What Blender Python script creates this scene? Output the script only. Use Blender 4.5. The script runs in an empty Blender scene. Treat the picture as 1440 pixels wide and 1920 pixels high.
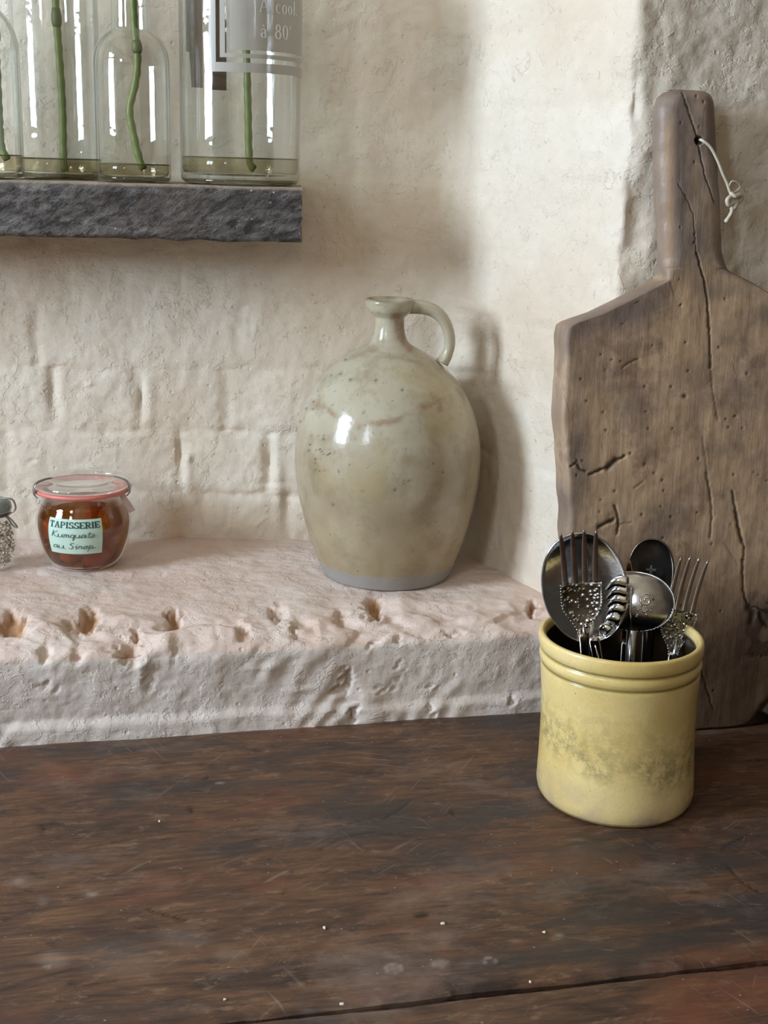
import bpy, bmesh, math, random
import numpy as np
from mathutils import Vector, Matrix

random.seed(7)
sc = bpy.context.scene
COL = sc.collection

# ------------------------------------------------------------------ camera
F = 2400.0
PSI, PIT, ROL, H = math.radians(12.7), math.atan(656 / F), 0.028, 0.5
f0 = np.array([math.sin(PSI) * math.cos(PIT), math.cos(PSI) * math.cos(PIT), -math.sin(PIT)])
r0 = np.array([math.cos(PSI), -math.sin(PSI), 0.0])
u0 = np.cross(r0, f0)
CR = math.cos(ROL) * r0 + math.sin(ROL) * u0
CU = -math.sin(ROL) * r0 + math.cos(ROL) * u0
CC = np.array([0.0, 0.0, H])
cam_d = bpy.data.cameras.new('camera')
cam = bpy.data.objects.new('camera', cam_d)
COL.objects.link(cam)
cam_d.sensor_fit = 'VERTICAL'
cam_d.sensor_height = 24.0
cam_d.lens = F * 24.0 / 1920.0
cam_d.clip_start = 0.02
m = Matrix(((CR[0], CU[0], -f0[0], CC[0]), (CR[1], CU[1], -f0[1], CC[1]), (CR[2], CU[2], -f0[2], CC[2]), (0, 0, 0, 1)))
cam.matrix_world = m
sc.camera = cam

# ------------------------------------------------------------------ world and light
sc.view_settings.view_transform = 'Standard'
sc.view_settings.look = 'None'
sc.view_settings.gamma = 1.0
sc.view_settings.use_curve_mapping = False
sc.view_settings.exposure = -0.12
sc.cycles.transparent_max_bounces = 64
sc.cycles.max_bounces = 8
sc.cycles.glossy_bounces = 6
w = bpy.data.worlds.new('world')
sc.world = w
w.use_nodes = True
w.node_tree.nodes['Background'].inputs[0].default_value = (1.0, 0.88, 0.74, 1)
w.node_tree.nodes['Background'].inputs[1].default_value = 0.05


def area(name, loc, target, sx, sy, power, color):
    d = bpy.data.lights.new(name, 'AREA')
    d.shape = 'RECTANGLE'
    d.size, d.size_y, d.energy, d.color = sx, sy, power, color
    o = bpy.data.objects.new(name, d)
    COL.objects.link(o)
    o.location = loc
    o.rotation_euler = (Vector(target) - Vector(loc)).to_track_quat('-Z', 'Y').to_euler()
    return o


WY0, WY1, WZ0, WZ1 = 0.38, 0.90, 0.52, 1.28      # window opening in the left wall
area('window_daylight', (-1.62, (WY0 + WY1) / 2, (WZ0 + WZ1) / 2), (0, (WY0 + WY1) / 2, (WZ0 + WZ1) / 2), WY1 - WY0, WZ1 - WZ0, 80, (0.69, 0.835, 1.0))

SY0, SY1, SZ0, SZ1 = -1.35, -0.80, 0.85, 1.65        # second window, behind the camera in the same wall
area('second_window_daylight', (-1.62, (SY0 + SY1) / 2, (SZ0 + SZ1) / 2), (0, (SY0 + SY1) / 2, (SZ0 + SZ1) / 2), SY1 - SY0, SZ1 - SZ0, 50, (0.69, 0.835, 1.0))


# ------------------------------------------------------------------ projection helpers (used to take positions off the photograph)
def ray(x, y):
    return f0 + CR * (x - 720) / F - CU * (y - 960) / F


def onz(x, y, z):
    d = ray(x, y)
    return CC + d * (z - H) / d[2]


def onY(x, y, Y):
    d = ray(x, y)
    return CC + d * Y / d[1]


def onplane(x, y, p, n):
    d = ray(x, y)
    return CC + d * (np.dot(np.array(p) - CC, n) / np.dot(d, n))


def ondepth(x, y, D):
    return CC + ray(x, y) * D


def pj(P):
    d = np.asarray(P, float) - CC
    wd = d @ f0
    return 720 + F * (d @ CR) / wd, 960 - F * (d @ CU) / wd, wd


# ------------------------------------------------------------------ noise
def vnoise(x, y, seed=0):
    """gradient noise, vectorised, about -1..1"""
    rs = np.random.RandomState(seed)
    perm = rs.permutation(256)
    ang = rs.rand(256) * 2 * np.pi
    gx, gy = np.cos(ang), np.sin(ang)
    xi, yi = np.floor(x).astype(int), np.floor(y).astype(int)
    xf, yf = x - xi, y - yi

    def g(ix, iy, dx, dy):
        h = perm[(perm[ix & 255] + iy) & 255]
        return gx[h] * dx + gy[h] * dy
    u = xf * xf * xf * (xf * (xf * 6 - 15) + 10)
    v = yf * yf * yf * (yf * (yf * 6 - 15) + 10)
    a = g(xi, yi, xf, yf) * (1 - u) + g(xi + 1, yi, xf - 1, yf) * u
    b = g(xi, yi + 1, xf, yf - 1) * (1 - u) + g(xi + 1, yi + 1, xf - 1, yf - 1) * u
    return (a * (1 - v) + b * v) * 1.5


def fbm(x, y, seed=0, oct=4, gain=0.5):
    t, a = 0, 1.0
    for k in range(oct):
        t = t + a * vnoise(x * 2 ** k, y * 2 ** k, seed + k)
        a *= gain
    return t


def sstep(a, b, x):
    t = np.clip((x - a) / (b - a), 0, 1)
    return t * t * (3 - 2 * t)


def seg_dist(px, py, pts):
    """distance in the same units to a polyline"""
    best = np.full(np.shape(px), 1e9)
    for (x0, y0), (x1, y1) in zip(pts[:-1], pts[1:]):
        dx, dy = x1 - x0, y1 - y0
        t = np.clip(((px - x0) * dx + (py - y0) * dy) / (dx * dx + dy * dy + 1e-9), 0, 1)
        best = np.minimum(best, np.hypot(px - x0 - t * dx, py - y0 - t * dy))
    return best


# ------------------------------------------------------------------ objects
def link(o, parent=None):
    COL.objects.link(o)
    if parent is not None:
        o.parent = parent
        o.matrix_parent_inverse = Matrix.Identity(4)
    return o


def tag(o, label=None, cat=None, group=None, kind=None):
    if label:
        o['label'] = label
    if cat:
        o['category'] = cat
    if group:
        o['group'] = group
    if kind:
        o['kind'] = kind
    return o


def empty(name, loc=(0, 0, 0)):
    o = bpy.data.objects.new(name, None)
    o.empty_display_size = 0.02
    COL.objects.link(o)
    o.location = loc
    return o


def mesh_obj(name, verts, faces, mat, parent=None, smooth=True, loc=None, attrs=None, normals=None):
    me = bpy.data.meshes.new(name)
    me.from_pydata([tuple(v) for v in verts], [], faces)
    me.update()
    if smooth:
        me.polygons.foreach_set('use_smooth', [True] * len(me.polygons))
    if attrs:
        for k, a in attrs.items():
            at = me.attributes.new(k, 'FLOAT', 'POINT')
            at.data.foreach_set('value', np.asarray(a, dtype=np.float32))
    if normals is not None:
        me.normals_split_custom_set_from_vertices([tuple(n) for n in normals])
    if mat:
        me.materials.append(mat)
    o = bpy.data.objects.new(name, me)
    if loc is not None:
        o.location = loc
    return link(o, parent)


def box(name, lo, hi, mat, parent=None, bev=0.0):
    bm = bmesh.new()
    bmesh.ops.create_cube(bm, size=1)
    for v in bm.verts:
        v.co = Vector([(lo[i] + hi[i]) / 2 + v.co[i] * (hi[i] - lo[i]) for i in range(3)])
    if bev:
        bmesh.ops.bevel(bm, geom=bm.edges[:], offset=bev, segments=2, affect='EDGES')
    me = bpy.data.meshes.new(name)
    bm.to_mesh(me)
    bm.free()
    me.materials.append(mat)
    return link(bpy.data.objects.new(name, me), parent)


def grid_normals(P):
    du = np.gradient(P, axis=0)
    dv = np.gradient(P, axis=1)
    n = np.cross(du, dv)
    return n / (np.linalg.norm(n, axis=2, keepdims=True) + 1e-12)


def grid_patch(name, P, N, mat, parent=None, skirt=None, attrs=None, bottom=True):
    """P (ni,nj,3) surface with given normals; skirt = vector or per-point array closes it into a block"""
    ni, nj = P.shape[:2]
    V = P.reshape(-1, 3)
    idx = np.arange(ni * nj).reshape(ni, nj)
    q = np.stack([idx[:-1, :-1], idx[1:, :-1], idx[1:, 1:], idx[:-1, 1:]], -1).reshape(-1, 4)
    a_, b_ = P[ni // 2, nj // 2], (ni // 2, nj // 2)
    i0, j0 = min(b_[0], ni - 2), min(b_[1], nj - 2)
    g_n = np.cross(P[i0 + 1, j0] - P[i0, j0], P[i0, j0 + 1] - P[i0, j0])
    flip = float(g_n @ N[i0, j0]) < 0
    if flip:
        q = q[:, ::-1]
    faces = q.tolist()
    nn = N.reshape(-1, 3)
    if skirt is not None:
        loop = list(idx[:, 0]) + list(idx[-1, 1:]) + list(idx[-2::-1, -1]) + list(idx[0, -2:0:-1])
        L = len(loop)
        S = np.asarray(skirt)
        top = V[loop]
        low = top + (S.reshape(-1, 3)[loop] if S.ndim == 3 else S)
        base = len(V)
        V = np.vstack([V, top, low])
        nn = np.vstack([nn, np.zeros((2 * L, 3))])
        for k in range(L):
            k2 = (k + 1) % L
            f_ = [base + k2, base + k, base + L + k, base + L + k2]
            faces.append(f_ if flip else f_[::-1])
        if bottom:
            f_ = [base + L + k for k in range(L)]
            faces.append(f_ if flip else f_[::-1])
        if attrs:
            attrs = {k: np.concatenate([a.reshape(-1), a.reshape(-1)[loop], a.reshape(-1)[loop]]) for k, a in attrs.items()}
    elif attrs:
        attrs = {k: a.reshape(-1) for k, a in attrs.items()}
    return mesh_obj(name, V, faces, mat, parent, attrs=attrs, normals=nn)


def spline(pts, n):
    """Catmull-Rom through points, n samples (uniform per chord length)"""
    P = np.array(pts, float)
    P = np.vstack([2 * P[0] - P[1], P, 2 * P[-1] - P[-2]])
    out = []
    segs = len(P) - 3
    ln = np.linalg.norm(np.diff(P[1:-1], axis=0), axis=1)
    cum = np.concatenate([[0], np.cumsum(ln)])
    for s in np.linspace(0, cum[-1], n):
        k = min(segs - 1, int(np.searchsorted(cum, s, side='right') - 1))
        t = (s - cum[k]) / (ln[k] + 1e-12)
        a, b, c, d = P[k], P[k + 1], P[k + 2], P[k + 3]
        out.append(0.5 * ((2 * b) + (c - a) * t + (2 * a - 5 * b + 4 * c - d) * t * t + (3 * b - a - 3 * c + d) * t ** 3))
    return np.array(out)


def lathe(name, prof, mat, parent=None, seg=96, loc=None, attrf=None, wob=None, lean=0.0):
    """revolve (r,z); r near 0 at an end closes it"""
    V, Fc = [], []
    rings = []
    for r, z in prof:
        if r < 1e-5:
            rings.append([len(V)])
            V.append((0, 0, z))
        else:
            st = len(V)
            for k in range(seg):
                a = 2 * math.pi * k / seg
                rr = r * (1 + (wob(a, z) if wob else 0))
                V.append((rr * math.cos(a), rr * math.sin(a), z))
            rings.append(list(range(st, st + seg)))
    for A, B in zip(rings[:-1], rings[1:]):
        for k in range(seg):
            k2 = (k + 1) % seg
            if len(A) == 1 and len(B) == 1:
                break
            if len(A) == 1:
                Fc.append([A[0], B[k2], B[k]])
            elif len(B) == 1:
                Fc.append([A[k], A[k2], B[0]])
            else:
                Fc.append([A[k], A[k2], B[k2], B[k]])
    V = [(x - lean * z * r0[0], y - lean * z * r0[1], z) for x, y, z in V]
    at = attrf(np.array(V)) if attrf else None
    return mesh_obj(name, V, Fc, mat, parent, loc=loc, attrs=at)


def tube(name, pts, rad, mat, parent=None, seg=10, loc=None, flat=None, cap=True, bumps=0.0):
    """tube along points; rad scalar or list; flat = (vector, factor) squeezes section along a vector"""
    P = np.array(pts, float)
    n = len(P)
    R = np.full(n, rad) if np.isscalar(rad) else np.array(rad, float)
    T = np.gradient(P, axis=0)
    T /= np.linalg.norm(T, axis=1, keepdims=True) + 1e-12
    ref = np.array([0.3, 0.2, 1.0]) if flat is None else np.array(flat[0], float)
    a = None
    V, Fc = [], []
    for i in range(n):
        if a is None or flat is not None:
            a = np.cross(T[i], ref)
        else:
            a = a - T[i] * np.dot(a, T[i])
        a /= np.linalg.norm(a) + 1e-12
        b = np.cross(T[i], a)
        for k in range(seg):
            t = 2 * math.pi * k / seg
            rb = R[i] * (flat[1] if flat is not None else 1)
            V.append(P[i] + a * math.cos(t) * R[i] + b * math.sin(t) * rb)
    for i in range(n - 1):
        for k in range(seg):
            k2 = (k + 1) % seg
            Fc.append([i * seg + k2, i * seg + k, (i + 1) * seg + k, (i + 1) * seg + k2])
    if cap:
        Fc.append([k for k in range(seg)])
        Fc.append([(n - 1) * seg + k for k in range(seg)][::-1])
    return mesh_obj(name, V, Fc, mat, parent, loc=loc)


# ------------------------------------------------------------------ materials
def srgb(*c):
    return tuple(((v / 255) / 12.92 if v / 255 <= 0.04045 else ((v / 255 + 0.055) / 1.055) ** 2.4) for v in c) + (1,)


class NT:
    def __init__(s, name):
        s.m = bpy.data.materials.new(name)
        s.m.use_nodes = True
        s.t = s.m.node_tree
        s.t.nodes.clear()
        s.out = s.t.nodes.new('ShaderNodeOutputMaterial')
        s.tc = s.t.nodes.new('ShaderNodeTexCoord').outputs['Object']

    def n(s, ty, **kw):
        nd = s.t.nodes.new(ty)
        for k, v in kw.items():
            if k in nd.bl_rna.properties and k not in nd.inputs:
                setattr(nd, k, v)
            else:
                s.set(nd.inputs[k], v)
        return nd

    def set(s, sock, v):
        if isinstance(v, bpy.types.NodeSocket):
            s.t.links.new(v, sock)
        else:
            sock.default_value = v

    def mapping(s, scale=(1, 1, 1), rot=(0, 0, 0), loc=(0, 0, 0), src=None):
        nd = s.t.nodes.new('ShaderNodeMapping')
        s.t.links.new(src or s.tc, nd.inputs[0])
        nd.inputs['Scale'].default_value = scale
        nd.inputs['Rotation'].default_value = rot
        nd.inputs['Location'].default_value = loc
        return nd.outputs[0]

    def noise(s, scale, detail=4, rough=0.55, vec=None, dist=0.0):
        nd = s.t.nodes.new('ShaderNodeTexNoise')
        s.t.links.new(vec or s.tc, nd.inputs['Vector'])
        nd.inputs['Scale'].default_value = scale
        nd.inputs['Detail'].default_value = detail
        nd.inputs['Roughness'].default_value = rough
        nd.inputs['Distortion'].default_value = dist
        return nd.outputs['Fac']

    def voro(s, scale, vec=None, feature='F1', rand=1.0):
        nd = s.t.nodes.new('ShaderNodeTexVoronoi')
        nd.feature = feature
        s.t.links.new(vec or s.tc, nd.inputs['Vector'])
        nd.inputs['Scale'].default_value = scale
        nd.inputs['Randomness'].default_value = rand
        return nd.outputs['Distance']

    def ramp(s, fac, stops, interp='LINEAR'):
        nd = s.t.nodes.new('ShaderNodeValToRGB')
        s.t.links.new(fac, nd.inputs[0])
        cr = nd.color_ramp
        cr.interpolation = interp
        while len(cr.elements) < len(stops):
            cr.elements.new(0.5)
        for e, (p, c) in zip(cr.elements, stops):
            e.position = p
            e.color = c if isinstance(c, tuple) else (c, c, c, 1)
        return nd.outputs[0]

    def mix(s, fac, a, b, mode='MIX'):
        nd = s.t.nodes.new('ShaderNodeMix')
        nd.data_type = 'RGBA'
        nd.blend_type = mode
        s.set(nd.inputs[0], fac)
        s.set(nd.inputs[6], a)
        s.set(nd.inputs[7], b)
        return nd.outputs[2]

    def math(s, op, a, b=0.0, c=0.0, clamp=False):
        nd = s.t.nodes.new('ShaderNodeMath')
        nd.operation = op
        nd.use_clamp = clamp
        s.set(nd.inputs[0], a)
        s.set(nd.inputs[1], b)
        s.set(nd.inputs[2], c)
        return nd.outputs[0]

    def attr(s, name):
        nd = s.t.nodes.new('ShaderNodeAttribute')
        nd.attribute_name = name
        return nd.outputs['Fac']

    def bump(s, h, strength=0.5, dist=0.002, normal=None):
        nd = s.t.nodes.new('ShaderNodeBump')
        nd.inputs['Strength'].default_value = strength
        nd.inputs['Distance'].default_value = dist
        s.t.links.new(h, nd.inputs['Height'])
        if normal:
            s.t.links.new(normal, nd.inputs['Normal'])
        return nd.outputs[0]

    def princ(s, color, rough=0.5, metal=0.0, normal=None, **kw):
        nd = s.t.nodes.new('ShaderNodeBsdfPrincipled')
        s.set(nd.inputs['Base Color'], color)
        s.set(nd.inputs['Roughness'], rough)
        s.set(nd.inputs['Metallic'], metal)
        if normal:
            s.t.links.new(normal, nd.inputs['Normal'])
        for k, v in kw.items():
            s.set(nd.inputs[k.replace('_', ' ')], v)
        s.t.links.new(nd.outputs[0], s.out.inputs[0])
        return s.m


def mat_paint(name, ca, cb, cc, bs):
    t = NT(name)
    big = t.noise(5, 3, 0.5)
    col = t.mix(t.ramp(big, [(0.38, 0.0), (0.62, 1.0)]), ca, cb)
    col = t.mix(t.math('MULTIPLY', t.ramp(t.noise(16, 4, 0.6), [(0.52, 0.0), (0.66, 1.0)]), 0.55), col, cc)
    # ochre in the chips: bared undercoat plus the hollows' shade put into the colour
    col = t.mix(t.math('MULTIPLY', t.attr('chip'), 0.85, clamp=True), col, srgb(170, 124, 78))
    speck = t.ramp(t.noise(170, 2, 0.5), [(0.70, 0.0), (0.76, 1.0)])
    col = t.mix(t.math('MULTIPLY', speck, 0.35), col, srgb(120, 98, 82))
    # brush drag + lumps + edges of old flaked coats
    flake = t.ramp(t.noise(15, 6, 0.68, dist=0.2), [(0.50, 0.0), (0.52, 1.0)])
    flake2 = t.ramp(t.noise(24, 6, 0.7), [(0.63, 0.0), (0.65, 1.0)])
    lump = t.noise(70, 5, 0.6)
    lump2 = t.noise(22, 4, 0.55)
    grit = t.noise(420, 3, 0.6)
    brush = t.noise(60, 3, 0.6, vec=t.mapping((0.25, 0.25, 2.2), rot=(0, 0.15, 0)))
    h = t.math('MULTIPLY', flake, 0.14)
    h = t.math('ADD', h, t.math('MULTIPLY', flake2, 0.25))
    h = t.math('ADD', h, t.math('MULTIPLY', lump, 0.55))
    h = t.math('ADD', h, t.math('MULTIPLY', lump2, 1.0))
    h = t.math('ADD', h, t.math('MULTIPLY', grit, 0.10))
    h = t.math('ADD', h, t.math('MULTIPLY', brush, 0.25))
    pits = t.ramp(t.voro(45), [(0.04, 0.0), (0.10, 1.0)])
    h = t.math('ADD', h, t.math('MULTIPLY', pits, 0.25))
    nm = t.bump(h, bs, 0.0030)
    return t.princ(col, 0.62, normal=nm, Specular_IOR_Level=0.35)


M_WALL = mat_paint('painted_wall', srgb(221, 209, 191), srgb(215, 198, 177), srgb(226, 217, 202), 0.8)
M_LEDGE_FACE_COOL = mat_paint('ledge_face_cool_light', srgb(220, 208, 198), srgb(213, 199, 188), srgb(229, 220, 212), 0.8)  # ledge paint greyed: the cool front light is put into the colour
M_LEDGE = mat_paint('painted_ledge', srgb(222, 202, 190), srgb(216, 191, 176), srgb(231, 219, 209), 0.85)


def mat_table():
    t = NT('dark_oak')
    g = t.mapping((9, 26, 26))
    gf = t.mapping((24, 260, 260))
    n1 = t.noise(1.6, 8, 0.70, vec=g, dist=1.2)
    n2 = t.noise(1.0, 4, 0.7, vec=gf, dist=0.3)
    big = t.noise(7.5, 4, 0.55, vec=t.mapping((0.7, 1.5, 1)))
    col = t.ramp(n1, [(0.32, srgb(60, 45, 37)), (0.46, srgb(90, 64, 48)), (0.58, srgb(106, 75, 53)), (0.72, srgb(124, 89, 61))])
    col = t.mix(t.ramp(n2, [(0.40, 0.45), (0.54, 0.0)]), col, srgb(44, 33, 28))
    fl = t.ramp(t.noise(95, 5, 0.75, vec=t.mapping((0.55, 1.3, 1))), [(0.56, 0.0), (0.64, 0.6)])
    col = t.mix(fl, col, srgb(132, 106, 84))
    fd = t.ramp(t.noise(60, 6, 0.75, vec=t.mapping((0.5, 1.2, 1), loc=(5, 3, 0))), [(0.56, 0.0), (0.66, 0.7)])
    col = t.mix(fd, col, srgb(42, 34, 32))
    # bluish grey ground-in patches and reddish worn varnish
    pm = t.ramp(t.noise(8.5, 5, 0.65, vec=t.mapping((0.55, 1.8, 1), loc=(3, 1, 0))), [(0.50, 0.0), (0.60, 0.8)])
    col = t.mix(pm, col, srgb(58, 52, 50))
    rd = t.ramp(t.noise(5.5, 4, 0.6, vec=t.mapping((0.8, 1.6, 1), loc=(7, 2, 0))), [(0.55, 0.0), (0.70, 0.6)])
    col = t.mix(rd, col, srgb(124, 68, 46))
    ds = t.ramp(t.noise(9, 6, 0.7, vec=t.mapping((0.9, 1.6, 1), loc=(1, 9, 0))), [(0.54, 0.0), (0.70, 0.45)])
    col = t.mix(ds, col, srgb(142, 122, 110))
    # fine scratches in several directions
    for rot, sc_, amt in ((0.35, (7, 150, 1), 0.32), (-0.6, (8, 170, 1), 0.30), (1.2, (7, 160, 1), 0.28), (2.2, (7, 170, 1), 0.25), (0.06, (6, 190, 1), 0.22)):
        s1 = t.ramp(t.noise(2.4, 2, 0.5, vec=t.mapping(sc_, src=t.mapping(rot=(0, 0, rot)))), [(0.66, 0.0), (0.69, 1.0)])
        m1 = t.ramp(t.noise(10, 3, 0.6, vec=t.mapping((1, 1, 1), loc=(rot * 9, 0, 0))), [(0.53, 0.0), (0.66, 1.0)])
        col = t.mix(t.math('MULTIPLY', t.math('MULTIPLY', s1, m1), amt), col, srgb(165, 145, 128))
    sp = t.ramp(t.voro(90, vec=t.mapping((1, 1.6, 1))), [(0.05, 1.0), (0.09, 0.0)])
    sm = t.ramp(t.noise(24, 2, 0.5), [(0.50, 0.0), (0.58, 1.0)])
    col = t.mix(t.math('MULTIPLY', t.math('MULTIPLY', sp, sm), 0.75), col, srgb(190, 175, 155))
    col = t.mix(t.attr('crack'), col, srgb(16, 12, 10))
    col = t.mix(t.attr('mark'), col, srgb(176, 160, 146))
    h = t.math('ADD', t.math('MULTIPLY', n2, 0.7), t.math('MULTIPLY', n1, 0.8))
    h = t.math('ADD', h, t.math('MULTIPLY', t.noise(45, 4, 0.6), 0.5))
    nm = t.bump(h, 0.55, 0.0012)
    ro = t.math('ADD', t.math('MULTIPLY', t.noise(14, 4, 0.6), 0.35), 0.33)
    return t.princ(col, ro, normal=nm, Specular_IOR_Level=0.42)


M_TABLE = mat_table()


def mat_board():
    t = NT('weathered_board_wood')
    g = t.mapping((26, 26, 2.6))
    n1 = t.noise(1.5, 5, 0.6, vec=g, dist=1.0)
    n2 = t.noise(1.2, 4, 0.7, vec=t.mapping((150, 150, 9)))
    col = t.ramp(n1, [(0.30, srgb(168, 140, 114)), (0.5, srgb(188, 158, 126)), (0.7, srgb(204, 174, 138))])
    col = t.mix(t.ramp(n2, [(0.38, 0.25), (0.55, 0.0)]), col, srgb(124, 104, 88))
    big = t.ramp(t.noise(11, 6, 0.68), [(0.46, 0.0), (0.62, 0.85)])
    col = t.mix(big, col, srgb(134, 114, 100))
    bl = t.ramp(t.noise(26, 5, 0.7), [(0.54, 0.0), (0.66, 0.55)])
    col = t.mix(bl, col, srgb(108, 90, 78))
    sc1 = t.ramp(t.noise(2.2, 2, 0.5, vec=t.mapping((9, 30, 160), src=t.mapping(rot=(0, 0.4, 0)))), [(0.68, 0.0), (0.72, 0.5)])
    col = t.mix(sc1, col, srgb(178, 156, 130))
    sc2 = t.ramp(t.noise(2.2, 2, 0.5, vec=t.mapping((120, 30, 8), src=t.mapping(rot=(0, 0.35, 0), loc=(4, 0, 2)))), [(0.70, 0.0), (0.74, 0.4)])
    col = t.mix(sc2, col, srgb(96, 78, 64))
    col = t.mix(t.attr('edge'), col, srgb(112, 98, 90))
    col = t.mix(t.attr('smooth'), col, srgb(126, 112, 104))
    col = t.mix(t.attr('tan'), col, srgb(158, 128, 98))
    col = t.mix(t.attr('rot'), col, srgb(70, 50, 38))
    col = t.mix(t.attr('crack'), col, srgb(22, 16, 13))
    h = t.math('ADD', t.math('MULTIPLY', n2, 0.6), t.math('MULTIPLY', n1, 0.6))
    h = t.math('ADD', h, t.math('MULTIPLY', t.noise(60, 5, 0.65), 0.9))
    h = t.math('SUBTRACT', h, t.math('MULTIPLY', sc2, 0.5))
    nm = t.bump(h, 0.5, 0.0015)
    ro = t.math('SUBTRACT', 0.62, t.math('MULTIPLY', t.attr('smooth'), 0.36))
    return t.princ(col, ro, normal=nm, Specular_IOR_Level=0.4)


M_BOARD = mat_board()


def mat_shelf():
    t = NT('charcoal_shelf_wood')
    g = t.mapping((5, 60, 60), rot=(0, 0.03, 0))
    n1 = t.noise(1.4, 5, 0.65, vec=g, dist=0.8)
    n3 = t.noise(130, 4, 0.75, vec=t.mapping((0.4, 1, 1), src=t.mapping(rot=(0, 0.45, 0))))
    col = t.ramp(n1, [(0.3, srgb(68, 62, 58)), (0.55, srgb(102, 95, 90)), (0.75, srgb(138, 131, 124))])
    col = t.mix(t.ramp(n3, [(0.42, 0.75), (0.54, 0.0)]), col, srgb(40, 36, 34))
    col = t.mix(t.ramp(t.noise(9, 4, 0.6), [(0.5, 0.0), (0.7, 0.6)]), col, srgb(92, 80, 72))
    sp = t.ramp(t.voro(130), [(0.06, 1.0), (0.12, 0.0)])
    sm = t.ramp(t.noise(30, 2, 0.5), [(0.56, 0.0), (0.62, 1.0)])
    col = t.mix(t.math('MULTIPLY', sp, sm), col, srgb(200, 200, 205))
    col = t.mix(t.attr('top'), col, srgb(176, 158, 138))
    h = t.math('ADD', n1, t.math('MULTIPLY', n3, 1.3))
    nm = t.bump(h, 0.9, 0.0025)
    return t.princ(col, 0.7, normal=nm, Specular_IOR_Level=0.3)


M_SHELF = mat_shelf()


def mat_jug():
    t = NT('salt_glazed_stoneware')
    n = t.noise(14, 4, 0.55)
    col = t.ramp(n, [(0.32, srgb(150, 134, 108)), (0.52, srgb(168, 154, 128)), (0.70, srgb(184, 174, 152))])
    sep = t.t.nodes.new('ShaderNodeSeparateXYZ')
    t.t.links.new(t.tc, sep.inputs[0])
    z = sep.outputs[2]
    # paler ash glaze on the shoulder, browner towards the foot
    up = t.ramp(t.math('ADD', z, t.math('MULTIPLY', t.math('SUBTRACT', t.noise(9, 3, 0.5), 0.5), 0.06)), [(0.13, 0.0), (0.18, 0.7), (0.22, 0.45)])
    col = t.mix(up, col, srgb(192, 186, 166))
    lowb = t.ramp(t.math('ADD', z, t.math('MULTIPLY', t.math('SUBTRACT', t.noise(12, 3, 0.5), 0.5), 0.05)), [(0.03, 0.5), (0.10, 0.0)])
    col = t.mix(lowb, col, srgb(158, 140, 108))
    mott = t.ramp(t.noise(34, 4, 0.65), [(0.48, 0.0), (0.64, 0.55)])
    col = t.mix(mott, col, srgb(140, 126, 98))
    yel = t.ramp(t.noise(10, 3, 0.5, vec=t.mapping((1, 1, 1), loc=(2, 5, 1))), [(0.52, 0.0), (0.66, 0.5)])
    col = t.mix(yel, col, srgb(172, 154, 112))
    cz = t.ramp(t.voro(300, feature='DISTANCE_TO_EDGE'), [(0.0, 0.12), (0.05, 0.0)])
    col = t.mix(cz, col, srgb(110, 98, 78))
    s1 = t.ramp(t.noise(190, 3, 0.7), [(0.64, 0.0), (0.70, 1.0)])
    s2 = t.ramp(t.noise(30, 3, 0.6), [(0.50, 0.0), (0.60, 1.0)])
    col = t.mix(t.math('MULTIPLY', t.math('MULTIPLY', s1, s2), 0.75), col, srgb(72, 58, 42))
    col = t.mix(t.attr('stain'), col, srgb(136, 96, 62))
    col = t.mix(t.attr('dark'), col, srgb(60, 48, 36))
    col = t.mix(t.attr('bare'), col, srgb(150, 144, 138))
    ro = t.math('ADD', t.math('ADD', 0.13, t.math('MULTIPLY', t.noise(26, 3, 0.6), 0.10)), t.math('MULTIPLY', t.attr('bare'), 0.5))
    h = t.math('ADD', t.noise(60, 3, 0.6), t.math('MULTIPLY', t.noise(260, 2, 0.5), 0.25))
    nm = t.bump(h, 0.30, 0.0010)
    return t.princ(col, ro, normal=nm, Specular_IOR_Level=0.5)


M_JUG = mat_jug()


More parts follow.
